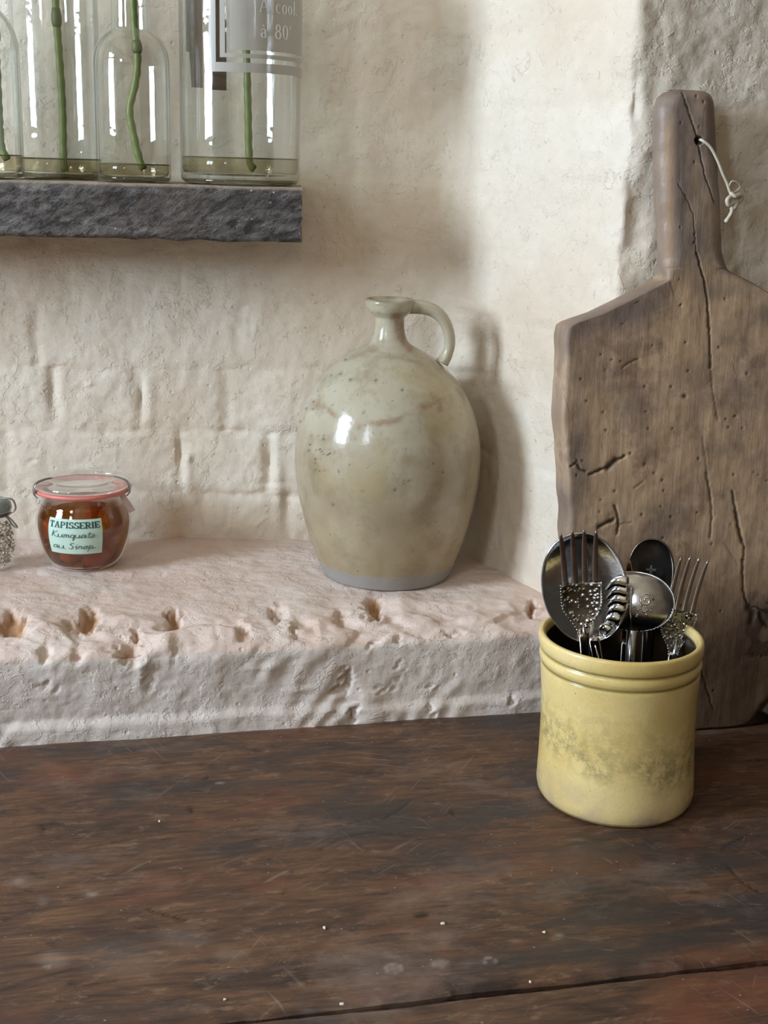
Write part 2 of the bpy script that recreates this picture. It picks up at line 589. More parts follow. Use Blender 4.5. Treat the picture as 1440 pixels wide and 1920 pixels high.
def mat_crock():
    t = NT('yellow_glaze')
    n = t.noise(10, 4, 0.55)
    col = t.ramp(n, [(0.3, srgb(216, 186, 112)), (0.5, srgb(232, 206, 140)), (0.72, srgb(236, 214, 156))])
    sep = t.t.nodes.new('ShaderNodeSeparateXYZ')
    t.t.links.new(t.tc, sep.inputs[0])
    z = sep.outputs[2]
    zw = t.math('ADD', z, t.math('MULTIPLY', t.math('SUBTRACT', t.noise(11, 3, 0.5, vec=t.mapping((1, 1, 0.6))), 0.5), 0.06))
    band = t.ramp(zw, [(0.030, 0.0), (0.052, 1.0), (0.072, 0.5), (0.095, 0.0)])
    bm_ = t.ramp(t.noise(110, 6, 0.78), [(0.42, 0.0), (0.58, 0.8)])
    col = t.mix(t.math('MULTIPLY', t.math('MULTIPLY', band, bm_), t.ramp(t.noise(17, 2, 0.5), [(0.32, 0.25), (0.52, 1.0)])), col, srgb(142, 128, 84))
    foot = t.ramp(zw, [(0.002, 0.9), (0.032, 0.0)])
    col = t.mix(t.math('MULTIPLY', foot, t.ramp(t.noise(28, 4, 0.6), [(0.4, 0.2), (0.6, 1.0)])), col, srgb(182, 158, 134))
    sp = t.ramp(t.voro(120), [(0.05, 1.0), (0.09, 0.0)])
    col = t.mix(t.math('MULTIPLY', sp, t.ramp(t.noise(25, 2, 0.5), [(0.56, 0.0), (0.6, 0.8)])), col, srgb(98, 74, 40))
    cz = t.ramp(t.voro(210, feature='DISTANCE_TO_EDGE'), [(0.0, 0.14), (0.05, 0.0)])
    col = t.mix(cz, col, srgb(126, 108, 60))
    col = t.mix(t.attr('groove'), col, srgb(132, 112, 54))
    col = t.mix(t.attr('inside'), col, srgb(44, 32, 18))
    ro = t.math('ADD', 0.16, t.math('MULTIPLY', t.noise(30, 3, 0.6), 0.18))
    nm = t.bump(t.noise(50, 4, 0.6), 0.25, 0.0010)
    return t.princ(col, ro, normal=nm, Specular_IOR_Level=0.5)


M_CROCK = mat_crock()


def mat_silver(name, tint, rough, tarnish=0.5, orn=0.0):
    t = NT(name)
    n = t.noise(38, 4, 0.6)
    col = t.mix(t.ramp(n, [(0.42, 0.0), (0.66, tarnish)]), tint, srgb(96, 82, 70))
    h = t.noise(160, 3, 0.6)
    if orn:
        h = t.math('ADD', h, t.math('MULTIPLY', t.ramp(t.voro(260), [(0.1, 1.0), (0.5, 0.0)]), 6.0))
        nm = t.bump(h, orn, 0.0010)
        col = t.mix(t.ramp(t.voro(260), [(0.30, 0.0), (0.6, 0.75)]), col, srgb(60, 50, 44))
    else:
        nm = t.bump(h, 0.12, 0.0006)
    return t.princ(col, rough, 1.0, normal=nm)


M_SILVER = mat_silver('polished_silver', srgb(228, 230, 232), 0.12, 0.25)
M_SILVER_ORN = mat_silver('embossed_silver', srgb(208, 204, 198), 0.22, 0.4, orn=0.45)
M_SILVER_DARK = mat_silver('tarnished_silver', srgb(112, 110, 104), 0.26, 0.8)
M_STEEL = mat_silver('clip_metal', srgb(170, 172, 172), 0.3, 0.3)


def mat_glass(name, tint=(0.972, 0.980, 0.974, 1), edge=(0.30, 0.34, 0.32, 1), gloss=1.0, rough=0.0, wav=0.25, r0_=0.84, r1_=0.99):
    """thin wall glass: what passes straight through, darker where the wall is crossed at a slant, plus Fresnel reflection"""
    t = NT(name)
    lw = t.t.nodes.new('ShaderNodeLayerWeight')
    lw.inputs['Blend'].default_value = 0.5
    body = t.mix(t.ramp(lw.outputs['Facing'], [(r0_, 0.0), (r1_, 1.0)]), tint, edge)
    tr = t.n('ShaderNodeBsdfTransparent', Color=body)
    gl = t.n('ShaderNodeBsdfGlossy', Color=(1, 1, 1, 1), Roughness=rough)
    nm = t.bump(t.noise(22, 3, 0.5), wav, 0.0012)
    t.t.links.new(nm, gl.inputs['Normal'])
    fr = t.math('ADD', 0.04, t.math('MULTIPLY', t.math('POWER', lw.outputs['Facing'], 5.0), 0.8))
    fac = t.math('MULTIPLY', fr, gloss, clamp=True)
    mx = t.t.nodes.new('ShaderNodeMixShader')
    t.t.links.new(fac, mx.inputs[0])
    t.t.links.new(tr.outputs[0], mx.inputs[1])
    t.t.links.new(gl.outputs[0], mx.inputs[2])
    t.t.links.new(mx.outputs[0], t.out.inputs[0])
    return t.m


def simple(name, col, rough=0.6, **kw):
    t = NT(name)
    n = t.noise(40, 4, 0.6)
    c = t.mix(t.math('MULTIPLY', n, 0.35), col, tuple(v * 0.55 for v in col[:3]) + (1,))
    return t.princ(c, rough, normal=t.bump(t.noise(120, 3, 0.6), 0.2, 0.0006), **kw)


M_GLASS = mat_glass('bottle_glass', edge=(0.42, 0.44, 0.41, 1), gloss=1.7, r0_=0.62, r1_=0.97, wav=0.5)
M_GLASS_B = mat_glass('lid_glass', tint=(0.975, 0.98, 0.975, 1), edge=(0.55, 0.6, 0.6, 1), gloss=1.6)
M_WATER = mat_glass('old_vase_water', tint=(0.80, 0.77, 0.66, 1), edge=(0.34, 0.32, 0.22, 1), gloss=0.6, wav=0.1)
M_HEEL = mat_glass('thick_base_glass', tint=(0.52, 0.52, 0.44, 1), edge=(0.25, 0.25, 0.18, 1), gloss=1.0)
M_WLINE = simple('meniscus_line', srgb(84, 80, 52), 0.3)  # olive ring that colours in the dark meniscus at the water's edge
M_SYRUP = mat_glass('amber_syrup', tint=(0.50, 0.28, 0.075, 1), edge=(0.12, 0.05, 0.01, 1), gloss=0.6, wav=0.1)


M_FROST = None


def mat_frost():
    t = NT('frosted_enamel')
    tr = t.n('ShaderNodeBsdfTransparent', Color=(0.80, 0.80, 0.80, 1))
    df = t.n('ShaderNodeBsdfPrincipled')
    df.inputs['Base Color'].default_value = srgb(196, 190, 178)
    df.inputs['Roughness'].default_value = 0.35
    mx = t.t.nodes.new('ShaderNodeMixShader')
    mx.inputs[0].default_value = 0.62
    t.t.links.new(tr.outputs[0], mx.inputs[1])
    t.t.links.new(df.outputs[0], mx.inputs[2])
    t.t.links.new(mx.outputs[0], t.out.inputs[0])
    return t.m


M_FROST = mat_frost()
M_LETTER = simple('clear_lettering', srgb(235, 235, 232), 0.2)
M_STEM = simple('green_stem', srgb(108, 124, 54), 0.45)
M_STEMD = simple('green_stem_node', srgb(84, 98, 44), 0.5)
M_PAPER = simple('mint_paper', srgb(196, 222, 206), 0.6)
M_INK = simple('green_ink', srgb(24, 72, 70), 0.6)
M_PEN = simple('pen_ink', srgb(70, 92, 92), 0.6)
M_RUBBER = simple('pink_rubber', srgb(226, 128, 118), 0.45)
M_TAB = simple('pale_pink_rubber', srgb(206, 180, 172), 0.5)
M_FRUIT = simple('syrup_fruit', srgb(250, 176, 66), 0.4)
M_FRUIT2 = simple('syrup_fruit_green', srgb(238, 190, 80), 0.4)
M_STRING = simple('cotton_string', srgb(214, 202, 182), 0.8)
M_BROWNLABEL = simple('old_brown_label', srgb(98, 74, 68), 0.7)
M_HERB = simple('dried_herb', srgb(150, 132, 104), 0.8)
M_HERB2 = simple('dried_herb_light', srgb(196, 186, 164), 0.8)
M_CRUMB = simple('plaster_crumb', srgb(226, 216, 200), 0.8)
M_FLOOR = simple('floor_tile', srgb(120, 84, 66), 0.6)
M_PLASTER = simple('room_plaster', srgb(226, 204, 172), 0.8)
M_FRAME = simple('window_paint', srgb(225, 222, 214), 0.5)
M_SHADE = simple('dark_inside', srgb(70, 60, 40), 0.4)

# ------------------------------------------------------------------ key places
Yb = onz(500, 1362, 0)[1]                       # front of ledge, back of table, front of right wall
ZL = onY(600, 1188, Yb)[2]                      # top of ledge
A1 = onz(330, 1012, ZL)
C1 = onz(816, 1014, ZL)
wd = (C1 - A1)[:2] / np.linalg.norm((C1 - A1)[:2])      # direction of the back wall
wn = np.array([wd[1], -wd[0]])                  # its normal, towards the room
C2 = np.array([0.4465, Yb])
XL, XR, ZT, ZF = -1.5, 1.15, 1.95, -0.75
A0 = A1[:2] + wd * ((XL - A1[0]) / wd[0])
wn3 = np.array([wn[0], wn[1], 0])


def onback(x, y, off=0.0):
    return onplane(x, y, [A1[0] + wn[0] * off, A1[1] + wn[1] * off, 0], wn3)


# ------------------------------------------------------------------ the walls: a swept, uneven, thickly painted brick face, cut along its joints
def dense(a, b, lo, hi, fine, coarse):
    out = [a]
    while out[-1] < b - 1e-9:
        c = out[-1]
        step = fine if lo <= c <= hi else coarse
        nx = c + step
        if c < lo < nx:
            nx = lo
        out.append(min(nx, b))
    return np.array(out)


poly = [A0, C1[:2], C2, np.array([XR, Yb])]
seglen = [np.linalg.norm(poly[i + 1] - poly[i]) for i in range(3)]
sC1, sC2, sE = seglen[0], seglen[0] + seglen[1], sum(seglen)


def path_raw(s):
    s = np.asarray(s, float)
    out = np.zeros(s.shape + (2,))
    cum = np.array([0, sC1, sC2, sE])
    for i in range(3):
        mk = (s >= cum[i] - 1e-9) if i == 0 else (s >= cum[i])
        t = (s - cum[i]) / seglen[i]
        pt = poly[i] + t[..., None] * (poly[i + 1] - poly[i])
        out[mk] = pt[mk]
    mk = s < 0
    out[mk] = poly[0] + (s / seglen[0])[..., None][mk] * (poly[1] - poly[0])
    return out


def path_sm(s):
    acc, wt = 0, 0
    for o in np.linspace(-2.5, 2.5, 21):
        k = math.exp(-o * o / 2)
        # wider fillet at the inner corner than at the outer one
        sg = 0.006 + 0.005 * np.exp(-((s - sC1) / 0.03) ** 2)
        acc = acc + k * path_raw(s + o * sg)
        wt += k
    return acc / wt


S_of = lambda P: float(np.dot(np.array(P[:2]) - A0, wd))
s_lo = S_of(onback(-60, 600))
sg = np.unique(np.round(np.concatenate([dense(0, sE, s_lo - 0.03, sC2 + 0.30, 0.0026, 0.015)]), 6))
zc0 = onback(430, 925)[2]
zst = (onback(430, 693)[2] - zc0) / 2
vg = dense(-0.02, ZT, ZL - 0.03, 0.80, 0.0026, 0.02)
courses = [k for k in range(-40, 60) if -0.02 < zc0 + k * zst < ZT]
SS, VV = np.meshgrid(sg, vg, indexing='ij')

# brick joints: per course, perpend positions along s
rnd = random.Random(3)
perp = {}
for k in range(-20, 60):
    known = {0: [(338, 865), (506, 880)], 1: [(103, 755), (262, 750)], 2: [(70, 640), (451, 640)]}.get(k)
    ks = sorted(S_of(onback(x, y)) for x, y in known) if known else None
    if not ks:
        ks = [s_lo + 0.03 + rnd.random() * 0.15]
    lst = list(ks)
    c = ks[-1]
    j = k % 2
    while c < sE:
        c += (0.190 if (j + len(lst)) % 3 else 0.095) * rnd.uniform(0.96, 1.05)
        lst.append(c)
    c = ks[0]
    while c > 0:
        c -= (0.190 if (j + len(lst)) % 3 else 0.095) * rnd.uniform(0.96, 1.05)
        lst.insert(0, c)
    lst = [c for c in lst if abs(c - sC1) > 0.035 and abs(c - sC2) > 0.035 and 0.03 < c < sE - 0.03] + [0, sC1, sC2, sE]
    perp[k] = sorted(lst)

P2 = path_sm(SS[:, 0])
T2 = np.gradient(P2, axis=0)
T2 /= np.linalg.norm(T2, axis=1, keepdims=True)
N2 = np.stack([T2[:, 1], -T2[:, 0]], -1)
hgt = 0.0030 * fbm(SS * 7, VV * 7, 11, 3) + 0.0009 * fbm(SS * 26, VV * 26, 21, 3) + 0.0005 * fbm(SS * 90, VV * 90, 31, 2)
wj = 0.0045 * vnoise(SS * 9, VV * 9, 41) + 0.0012 * vnoise(SS * 40, VV * 40, 42)
jm = 0.45 + 0.55 * sstep(-0.35, 0.45, vnoise(SS * 8 + 5, VV * 9, 43))
kk = np.round((VV - zc0) / zst)
dz = np.abs(VV + wj - (zc0 + kk * zst))
upper = np.where(SS < sC1, 1 - 0.65 * sstep(0.30, 0.42, VV), 0.6)      # joints are almost filled with paint higher up
hgt -= (0.0014 + 0.0014 * (np.abs(VV - zc0 - zst * 0.5) < zst * 0.8)) * np.exp(-(dz / 0.0050) ** 2) * jm * upper
kc = np.floor((VV - zc0) / zst).astype(int)
for k in range(int(kc.min()), int(kc.max()) + 1):
    mk = kc == k
    ss = SS[mk] + wj[mk]
    d = np.full(ss.shape, 9.0)
    for c in perp.get(k, []):
        if abs(c - sC1) > 1e-6 and abs(c - sC2) > 1e-6:
            d = np.minimum(d, np.abs(ss - c))
    strong = 0.9 if k in (0, 1) else (0.6 if k in (2, -1) else 0.4)
    hgt[mk] -= 0.0036 * strong * np.exp(-(d / 0.006) ** 2) * jm[mk] * upper[mk]
# battered outer corner: bites and swellings along the arris
near = np.exp(-((SS - sC2) / 0.035) ** 2)
hgt += near * (0.0036 * fbm(SS * 22, VV * 13, 51, 3))
step_n = vnoise(SS * 14, VV * 11, 57)
hgt -= np.exp(-((SS - sC2 - 0.03) / 0.035) ** 2) * 0.0022 * sstep(-0.1, 0.5, step_n)
Pxy = P2[:, None, :] + N2[:, None, :] * hgt[:, :, None]
PW = np.concatenate([Pxy, VV[:, :, None]], -1)
# flakes, nicks and pebbles seen on the painted brick, at their places
X_, Y_, _d = pj(PW)
bumpf = np.zeros(SS.shape)
for x, y, rx, ry, d in [(353, 858, 6, 9, 0.004), (168, 720, 5, 4, 0.003), (265, 745, 4, 28, -0.004), (337, 850, 5, 34, -0.0035), (507, 870, 7, 30, -0.0045),
                        (283, 745, 9, 34, 0.0022), (352, 880, 9, 30, 0.0022), (522, 900, 10, 60, 0.003), (98, 745, 6, 30, -0.002), (540, 950, 14, 30, -0.002),
                        (60, 865, 7, 4, -0.003), (510, 905, 30, 4, -0.002), (620, 70, 14, 5, -0.0012), (700, 465, 30, 5, 0.001), (340, 520, 5, 22, -0.0015),
                        (470, 610, 5, 22, -0.0016), (440, 620, 5, 14, -0.0012), (1192, 190, 10, 60, -0.004), (1180, 330, 14, 40, -0.004), (1190, 400, 16, 30, -0.003),
                        (1235, 270, 30, 18, 0.003), (1215, 460, 20, 20, 0.002), (1165, 480, 8, 20, -0.003), (860, 700, 50, 8, -0.003)]:
    bumpf += d * np.exp(-((X_ - x) / rx) ** 2 - ((Y_ - y) / ry) ** 2)
PW[:, :, :2] += N2[:, None, :] * bumpf[:, :, None]
NW = grid_normals(PW)
if (NW[10, 10] @ np.array([wn[0], wn[1], 0])) < 0:
    NW = -NW
BACK = -np.concatenate([np.repeat(N2[:, None, :], len(vg), 1), np.zeros(SS.shape)[..., None]], -1) * 0.03


def wall_core(name, pts, z0, z1, side_n, th=0.10, off=0.024):
    V, Fc = [], []
    for p, n in zip(pts, side_n):
        for o_ in (off, off + th):
            for z in (z0, z1):
                V.append((p[0] - n[0] * o_, p[1] - n[1] * o_, z))
    for i in range(len(pts) - 1):
        a, b = i * 4, (i + 1) * 4
        Fc += [[a, b, b + 1, a + 1], [a + 2, a + 3, b + 3, b + 2], [a, a + 2, b + 2, b], [a + 1, b + 1, b + 3, a + 3]]
    e = (len(pts) - 1) * 4
    Fc += [[0, 1, 3, 2], [e, e + 2, e + 3, e + 1]]
    o = mesh_obj(name, V, Fc, M_WALL, smooth=False)
    return tag(o, kind='structure')


n1_ = wn
t2_ = (C2 - C1[:2]) / np.linalg.norm(C2 - C1[:2])
n2_ = np.array([t2_[1], -t2_[0]])
n3_ = np.array([0, -1.0])
W1 = wall_core('wall_back', [poly[0], poly[1]], -0.02, ZT, [n1_, n1_])
W2 = wall_core('wall_niche', [poly[1] + t2_ * 0.01, poly[2] - t2_ * 0.03], -0.02, ZT, [n2_, n2_], th=0.02)
W3 = wall_core('wall_right', [poly[2] + np.array([0.06, 0]), poly[3]], ZF, ZT, [n3_, n3_])
W1['label'] = 'cream painted brick wall at the back of the niche behind the jug'
W2['label'] = 'bright side wall of the niche between jug and chopping board'
W3['label'] = 'cream painted brick wall behind the chopping board'
zed = [-0.02] + [zc0 + k * zst for k in courses] + [ZT]
zed = [z for i, z in enumerate(zed) if i == 0 or z - zed[i - 1] > 0.02]
vi = [int(np.argmin(np.abs(vg - z))) for z in zed]
for a, b in zip(vi[:-1], vi[1:]):
    if b <= a:
        continue
    zm = (vg[a] + vg[b]) / 2
    k = int(math.floor((zm - zc0) / zst))
    edges = perp[k]
    si = [int(np.argmin(np.abs(sg - s))) for s in edges]
    for c, d in zip(si[:-1], si[1:]):
        if d <= c:
            continue
        sm_ = (sg[c] + sg[d]) / 2
        if sm_ < sC2 and vg[b] < ZL - 0.01:
            continue                                          # hidden behind the ledge
        par = W1 if sm_ < sC1 else (W2 if sm_ < sC2 else W3)
        chip = np.zeros((d - c + 1, b - a + 1))
        grid_patch('brick', PW[c:d + 1, a:b + 1], NW[c:d + 1, a:b + 1], M_WALL, par, BACK[c:d + 1, a:b + 1], attrs={'chip': chip}, bottom=False)

# ------------------------------------------------------------------ the ledge
px_l, px_r = XL, C2[0] + 0.02
prof = [(Yb + 0.42, ZL + 0.002), (Yb + 0.075, ZL + 0.001), (Yb + 0.03, ZL - 0.002), (Yb + 0.010, ZL - 0.006), (Yb + 0.001, ZL - 0.011), (Yb, ZL - 0.014), (Yb, -0.02)]
pd = [np.array(prof[0])]
for a, b in zip(prof[:-1], prof[1:]):
    a, b = np.array(a), np.array(b)
    n = max(1, int(np.linalg.norm(b - a) / 0.0026))
    for i in range(1, n + 1):
        pd.append(a + (b - a) * i / n)
pd = np.array(pd)
ker = np.exp(-np.linspace(-2.8, 2.8, 9) ** 2 / 2)
ker /= ker.sum()
pad = np.vstack([np.repeat(pd[:1], 4, 0), pd, np.repeat(pd[-1:], 4, 0)])
pd = np.stack([np.convolve(pad[:, i], ker, 'valid') for i in range(2)], -1)
tt = np.gradient(pd, axis=0)
tt /= np.linalg.norm(tt, axis=1, keepdims=True)
pn = np.stack([tt[:, 1], -tt[:, 0]], -1)          # outward (up on top, -Y on the face)
if pn[5, 1] < 0:
    pn = -pn
xl = dense(px_l, px_r, -0.13, px_r, 0.0026, 0.015)
XX = np.repeat(xl[:, None], len(pd), 1)
BB = np.repeat((np.arange(len(pd)) * 0.0026)[None, :], len(xl), 0)
PL = np.zeros(XX.shape + (3,))
PL[..., 0] = XX
PL[..., 1] = pd[None, :, 0]
PL[..., 2] = pd[None, :, 1]
NLb = np.zeros_like(PL)
NLb[..., 1] = pn[None, :, 0]
NLb[..., 2] = pn[None, :, 1]
px, py, _ = pj(PL)
iE = int(np.argmin(np.hypot(pd[:, 0] - Yb, pd[:, 1] - ZL)))
eb = BB[0, iE]
hl = 0.0020 * fbm(XX * 8, BB * 8, 61, 3) + 0.0010 * fbm(XX * 30, BB * 30, 71, 3)
rough_zone = np.exp(-((BB - eb + 0.022) / 0.030) ** 2) * (1 - 0.7 * sstep(eb + 0.002, eb + 0.012, BB))
hl += rough_zone * (0.0034 * fbm(XX * 30, BB * 42, 81, 3) - 0.0035 * sstep(0.05, 0.22, vnoise(XX * 24, BB * 34, 85)))
hl += 0.0004 * fbm(XX * 95, BB * 95, 91, 2)
# chips
chip = np.zeros(XX.shape)
for x, y, rx, ry, d, c in [(22, 1172, 26, 22, 0.010, 1.0), (168, 1158, 16, 16, 0.010, 1.0), (150, 1172, 26, 9, 0.005, 0.5), (325, 1158, 12, 15, 0.010, 0.9),
                           (245, 1222, 20, 26, 0.012, 0.55), (255, 1188, 8, 12, 0.008, 0.4), (85, 1225, 12, 16, 0.005, 0.1), (145, 1232, 9, 16, 0.005, 0.1),
                           (702, 1138, 14, 22, 0.011, 1.0), (520, 1150, 14, 14, 0.006, 0.3), (997, 1136, 10, 11, 0.011, 0.8), (640, 1155, 10, 12, 0.005, 0.3),
                           (455, 1188, 14, 14, 0.006, 0.4), (650, 1275, 10, 16, 0.008, 0.25), (632, 1295, 16, 8, 0.006, 0.15), (660, 1335, 7, 16, 0.007, 0.15),
                           (745, 1205, 3, 20, 0.004, 0.0), (748, 1255, 3, 22, 0.003, 0.0), (800, 1290, 22, 2.5, 0.003, 0.0), (725, 1292, 30, 3, 0.003, 0),
                           (555, 1180, 5, 18, 0.005, 0.2), (850, 1185, 22, 6, 0.004, 0.0), (700, 1205, 8, 8, 0.004, 0), (280, 1265, 10, 26, 0.003, 0),
                           (960, 1318, 3, 10, 0.005, 0), (805, 1330, 4, 10, 0.005, 0), (90, 1288, 20, 3, 0.003, 0), (330, 1220, 4, 30, 0.002, 0)]:
    g = np.exp(-(((px - x + 9 * fbm(px / 14, py / 14, 3, 3)) / rx) ** 2 + ((py - y + 9 * fbm(px / 14, py / 14, 5, 3)) / ry) ** 2) ** 2.2)
    hl -= d * g
    chip += c * np.minimum(1, g * 1.5)
for x, y, rx, ry, d in [(75, 1182, 36, 20, 0.007), (240, 1165, 55, 9, 0.004), (410, 1185, 60, 10, 0.004), (560, 1140, 40, 14, 0.003), (750, 1130, 22, 16, 0.004),
                        (270, 1250, 20, 16, 0.004), (690, 1310, 26, 22, 0.004), (495, 1252, 22, 5, 0.002), (570, 1292, 18, 4, 0.002), (850, 1135, 60, 16, 0.003), (310, 1205, 20, 16, 0.004)]:
    hl += d * np.exp(-((px - x) / rx) ** 2 - ((py - y) / ry) ** 2)
# soft trowel marks on the face, bead of filler along the table
face = sstep(eb + 0.008, eb + 0.02, BB)
z_ = PL[..., 2]
hl += 0.0045 * (1 - sstep(0.012, 0.019, z_ + 0.003 * vnoise(XX * 14, BB * 3, 97)))
hl += face * 0.0010 * np.sin((XX * 260 + BB * 190) + 3 * vnoise(XX * 18, BB * 18, 98)) * sstep(0.1, 0.4, vnoise(XX * 9, BB * 9, 99))
PL += NLb * hl[..., None]
NL = grid_normals(PL)
if NL[5, 5, 2] < 0:
    NL = -NL
chip = np.clip(chip, 0, 1)
BL = -NLb * 0.02
LE = box('trim_1', (XL, Yb + 0.03, -0.02), (C2[0] - 0.001, Yb + 0.40, ZL - 0.03), M_LEDGE)
tag(LE, 'thickly painted brick ledge with chipped edge above the dark table', kind='structure')
jx = [XL] + [-0.75, -0.55, -0.35] + [onY(x, 1240, Yb)[0] for x in (-160, 90, 330, 742)] + [px_r]
jx = sorted(jx)
ii = [int(np.argmin(np.abs(xl - x))) for x in jx]
bt = int(np.argmin(np.abs(BB[0] - (eb + 0.004))))
bb_ = int(np.argmin(np.abs(pd[:, 1] - 0.016) + (np.arange(len(pd)) < iE) * 9))
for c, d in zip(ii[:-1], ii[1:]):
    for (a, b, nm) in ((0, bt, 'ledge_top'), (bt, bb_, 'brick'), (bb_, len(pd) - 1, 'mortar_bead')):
        grid_patch(nm, PL[c:d + 1, a:b + 1], NL[c:d + 1, a:b + 1], M_LEDGE if nm == 'ledge_top' else M_LEDGE_FACE_COOL, LE, BL[c:d + 1, a:b + 1], attrs={'chip': chip[c:d + 1, a:b + 1]}, bottom=False)


def ledge_z(x, y):
    i = np.argmin(np.abs(xl - x))
    j = np.argmin(np.abs(PL[i, :iE, 1] - y))
    return PL[i, j, 2]


# ------------------------------------------------------------------ rest of the room shell
for lo, hi in (((XL - 0.1, WY1, ZF), (XL, A0[1] + 0.05, ZT)), ((XL - 0.1, WY0, ZF), (XL, WY1, WZ0)), ((XL - 0.1, WY0, WZ1), (XL, WY1, ZT)), ((XL - 0.1, SY1, ZF), (XL, WY0, ZT)),
               ((XL - 0.1, SY0, ZF), (XL, SY1, SZ0)), ((XL - 0.1, SY0, SZ1), (XL, SY1, ZT)), ((XL - 0.1, -1.8, ZF), (XL, SY0, ZT))):
    tag(box('wall_left', lo, hi, M_PLASTER), kind='structure')
wf = box('window_1', (XL - 0.06, WY0, WZ0), (XL - 0.01, WY0 + 0.03, WZ1), M_FRAME)
tag(wf, 'white painted window frame in the left wall', kind='structure')
box('window_frame', (XL - 0.06, WY1 - 0.03, WZ0), (XL - 0.01, WY1, WZ1), M_FRAME, wf)
box('window_frame', (XL - 0.06, WY0, WZ0), (XL - 0.01, WY1, WZ0 + 0.03), M_FRAME, wf)
box('window_frame', (XL - 0.06, WY0, WZ1 - 0.03), (XL - 0.01, WY1, WZ1), M_FRAME, wf)
box('muntin', (XL - 0.05, (WY0 + WY1) / 2 - 0.012, WZ0), (XL - 0.02, (WY0 + WY1) / 2 + 0.012, WZ1), M_FRAME, wf)
for z in (WZ0 + (WZ1 - WZ0) / 3, WZ0 + (WZ1 - WZ0) * 2 / 3):
    box('muntin', (XL - 0.05, WY0, z - 0.01), (XL - 0.02, WY1, z + 0.01), M_FRAME, wf)
wf2 = box('window_2', (XL - 0.06, SY0, SZ0), (XL - 0.01, SY1, SZ0 + 0.03), M_FRAME)
tag(wf2, 'white painted second window frame in the left wall', kind='structure')
box('window_frame', (XL - 0.06, SY0, SZ1 - 0.03), (XL - 0.01, SY1, SZ1), M_FRAME, wf2)
box('window_frame', (XL - 0.06, SY0, SZ0), (XL - 0.01, SY0 + 0.03, SZ1), M_FRAME, wf2)
box('window_frame', (XL - 0.06, SY1 - 0.03, SZ0), (XL - 0.01, SY1, SZ1), M_FRAME, wf2)
box('muntin', (XL - 0.05, (SY0 + SY1) / 2 - 0.012, SZ0), (XL - 0.02, (SY0 + SY1) / 2 + 0.012, SZ1), M_FRAME, wf2)
box('muntin', (XL - 0.05, SY0, (SZ0 + SZ1) / 2 - 0.01), (XL - 0.02, SY1, (SZ0 + SZ1) / 2 + 0.01), M_FRAME, wf2)
tag(box('wall_front', (XL - 0.1, -1.9, ZF), (XR, -1.8, ZT), M_PLASTER), kind='structure')
tag(box('floor', (XL - 0.1, -1.8, ZF - 0.05), (XR, 1.6, ZF), M_FLOOR), kind='structure')
tag(box('ceiling', (XL - 0.1, -1.8, ZT), (XR, 1.6, ZT + 0.05), M_PLASTER), kind='structure')
tag(box('wall_below_ledge', (XL, Yb + 0.012, ZF), (C2[0] + 0.02, Yb + 0.40, -0.021), M_PLASTER), kind='structure')

# ------------------------------------------------------------------ the table
TB = empty('wooden_table', (0.1, 0.6, ZF))
tag(TB, 'old dark oak plank table with worn scratched top under the yellow crock', 'table')
yg = 0.6656
rel = Vector((0.1, 0.6, ZF))


def sub(V):
    return V - np.array([0.1, 0.6, ZF])


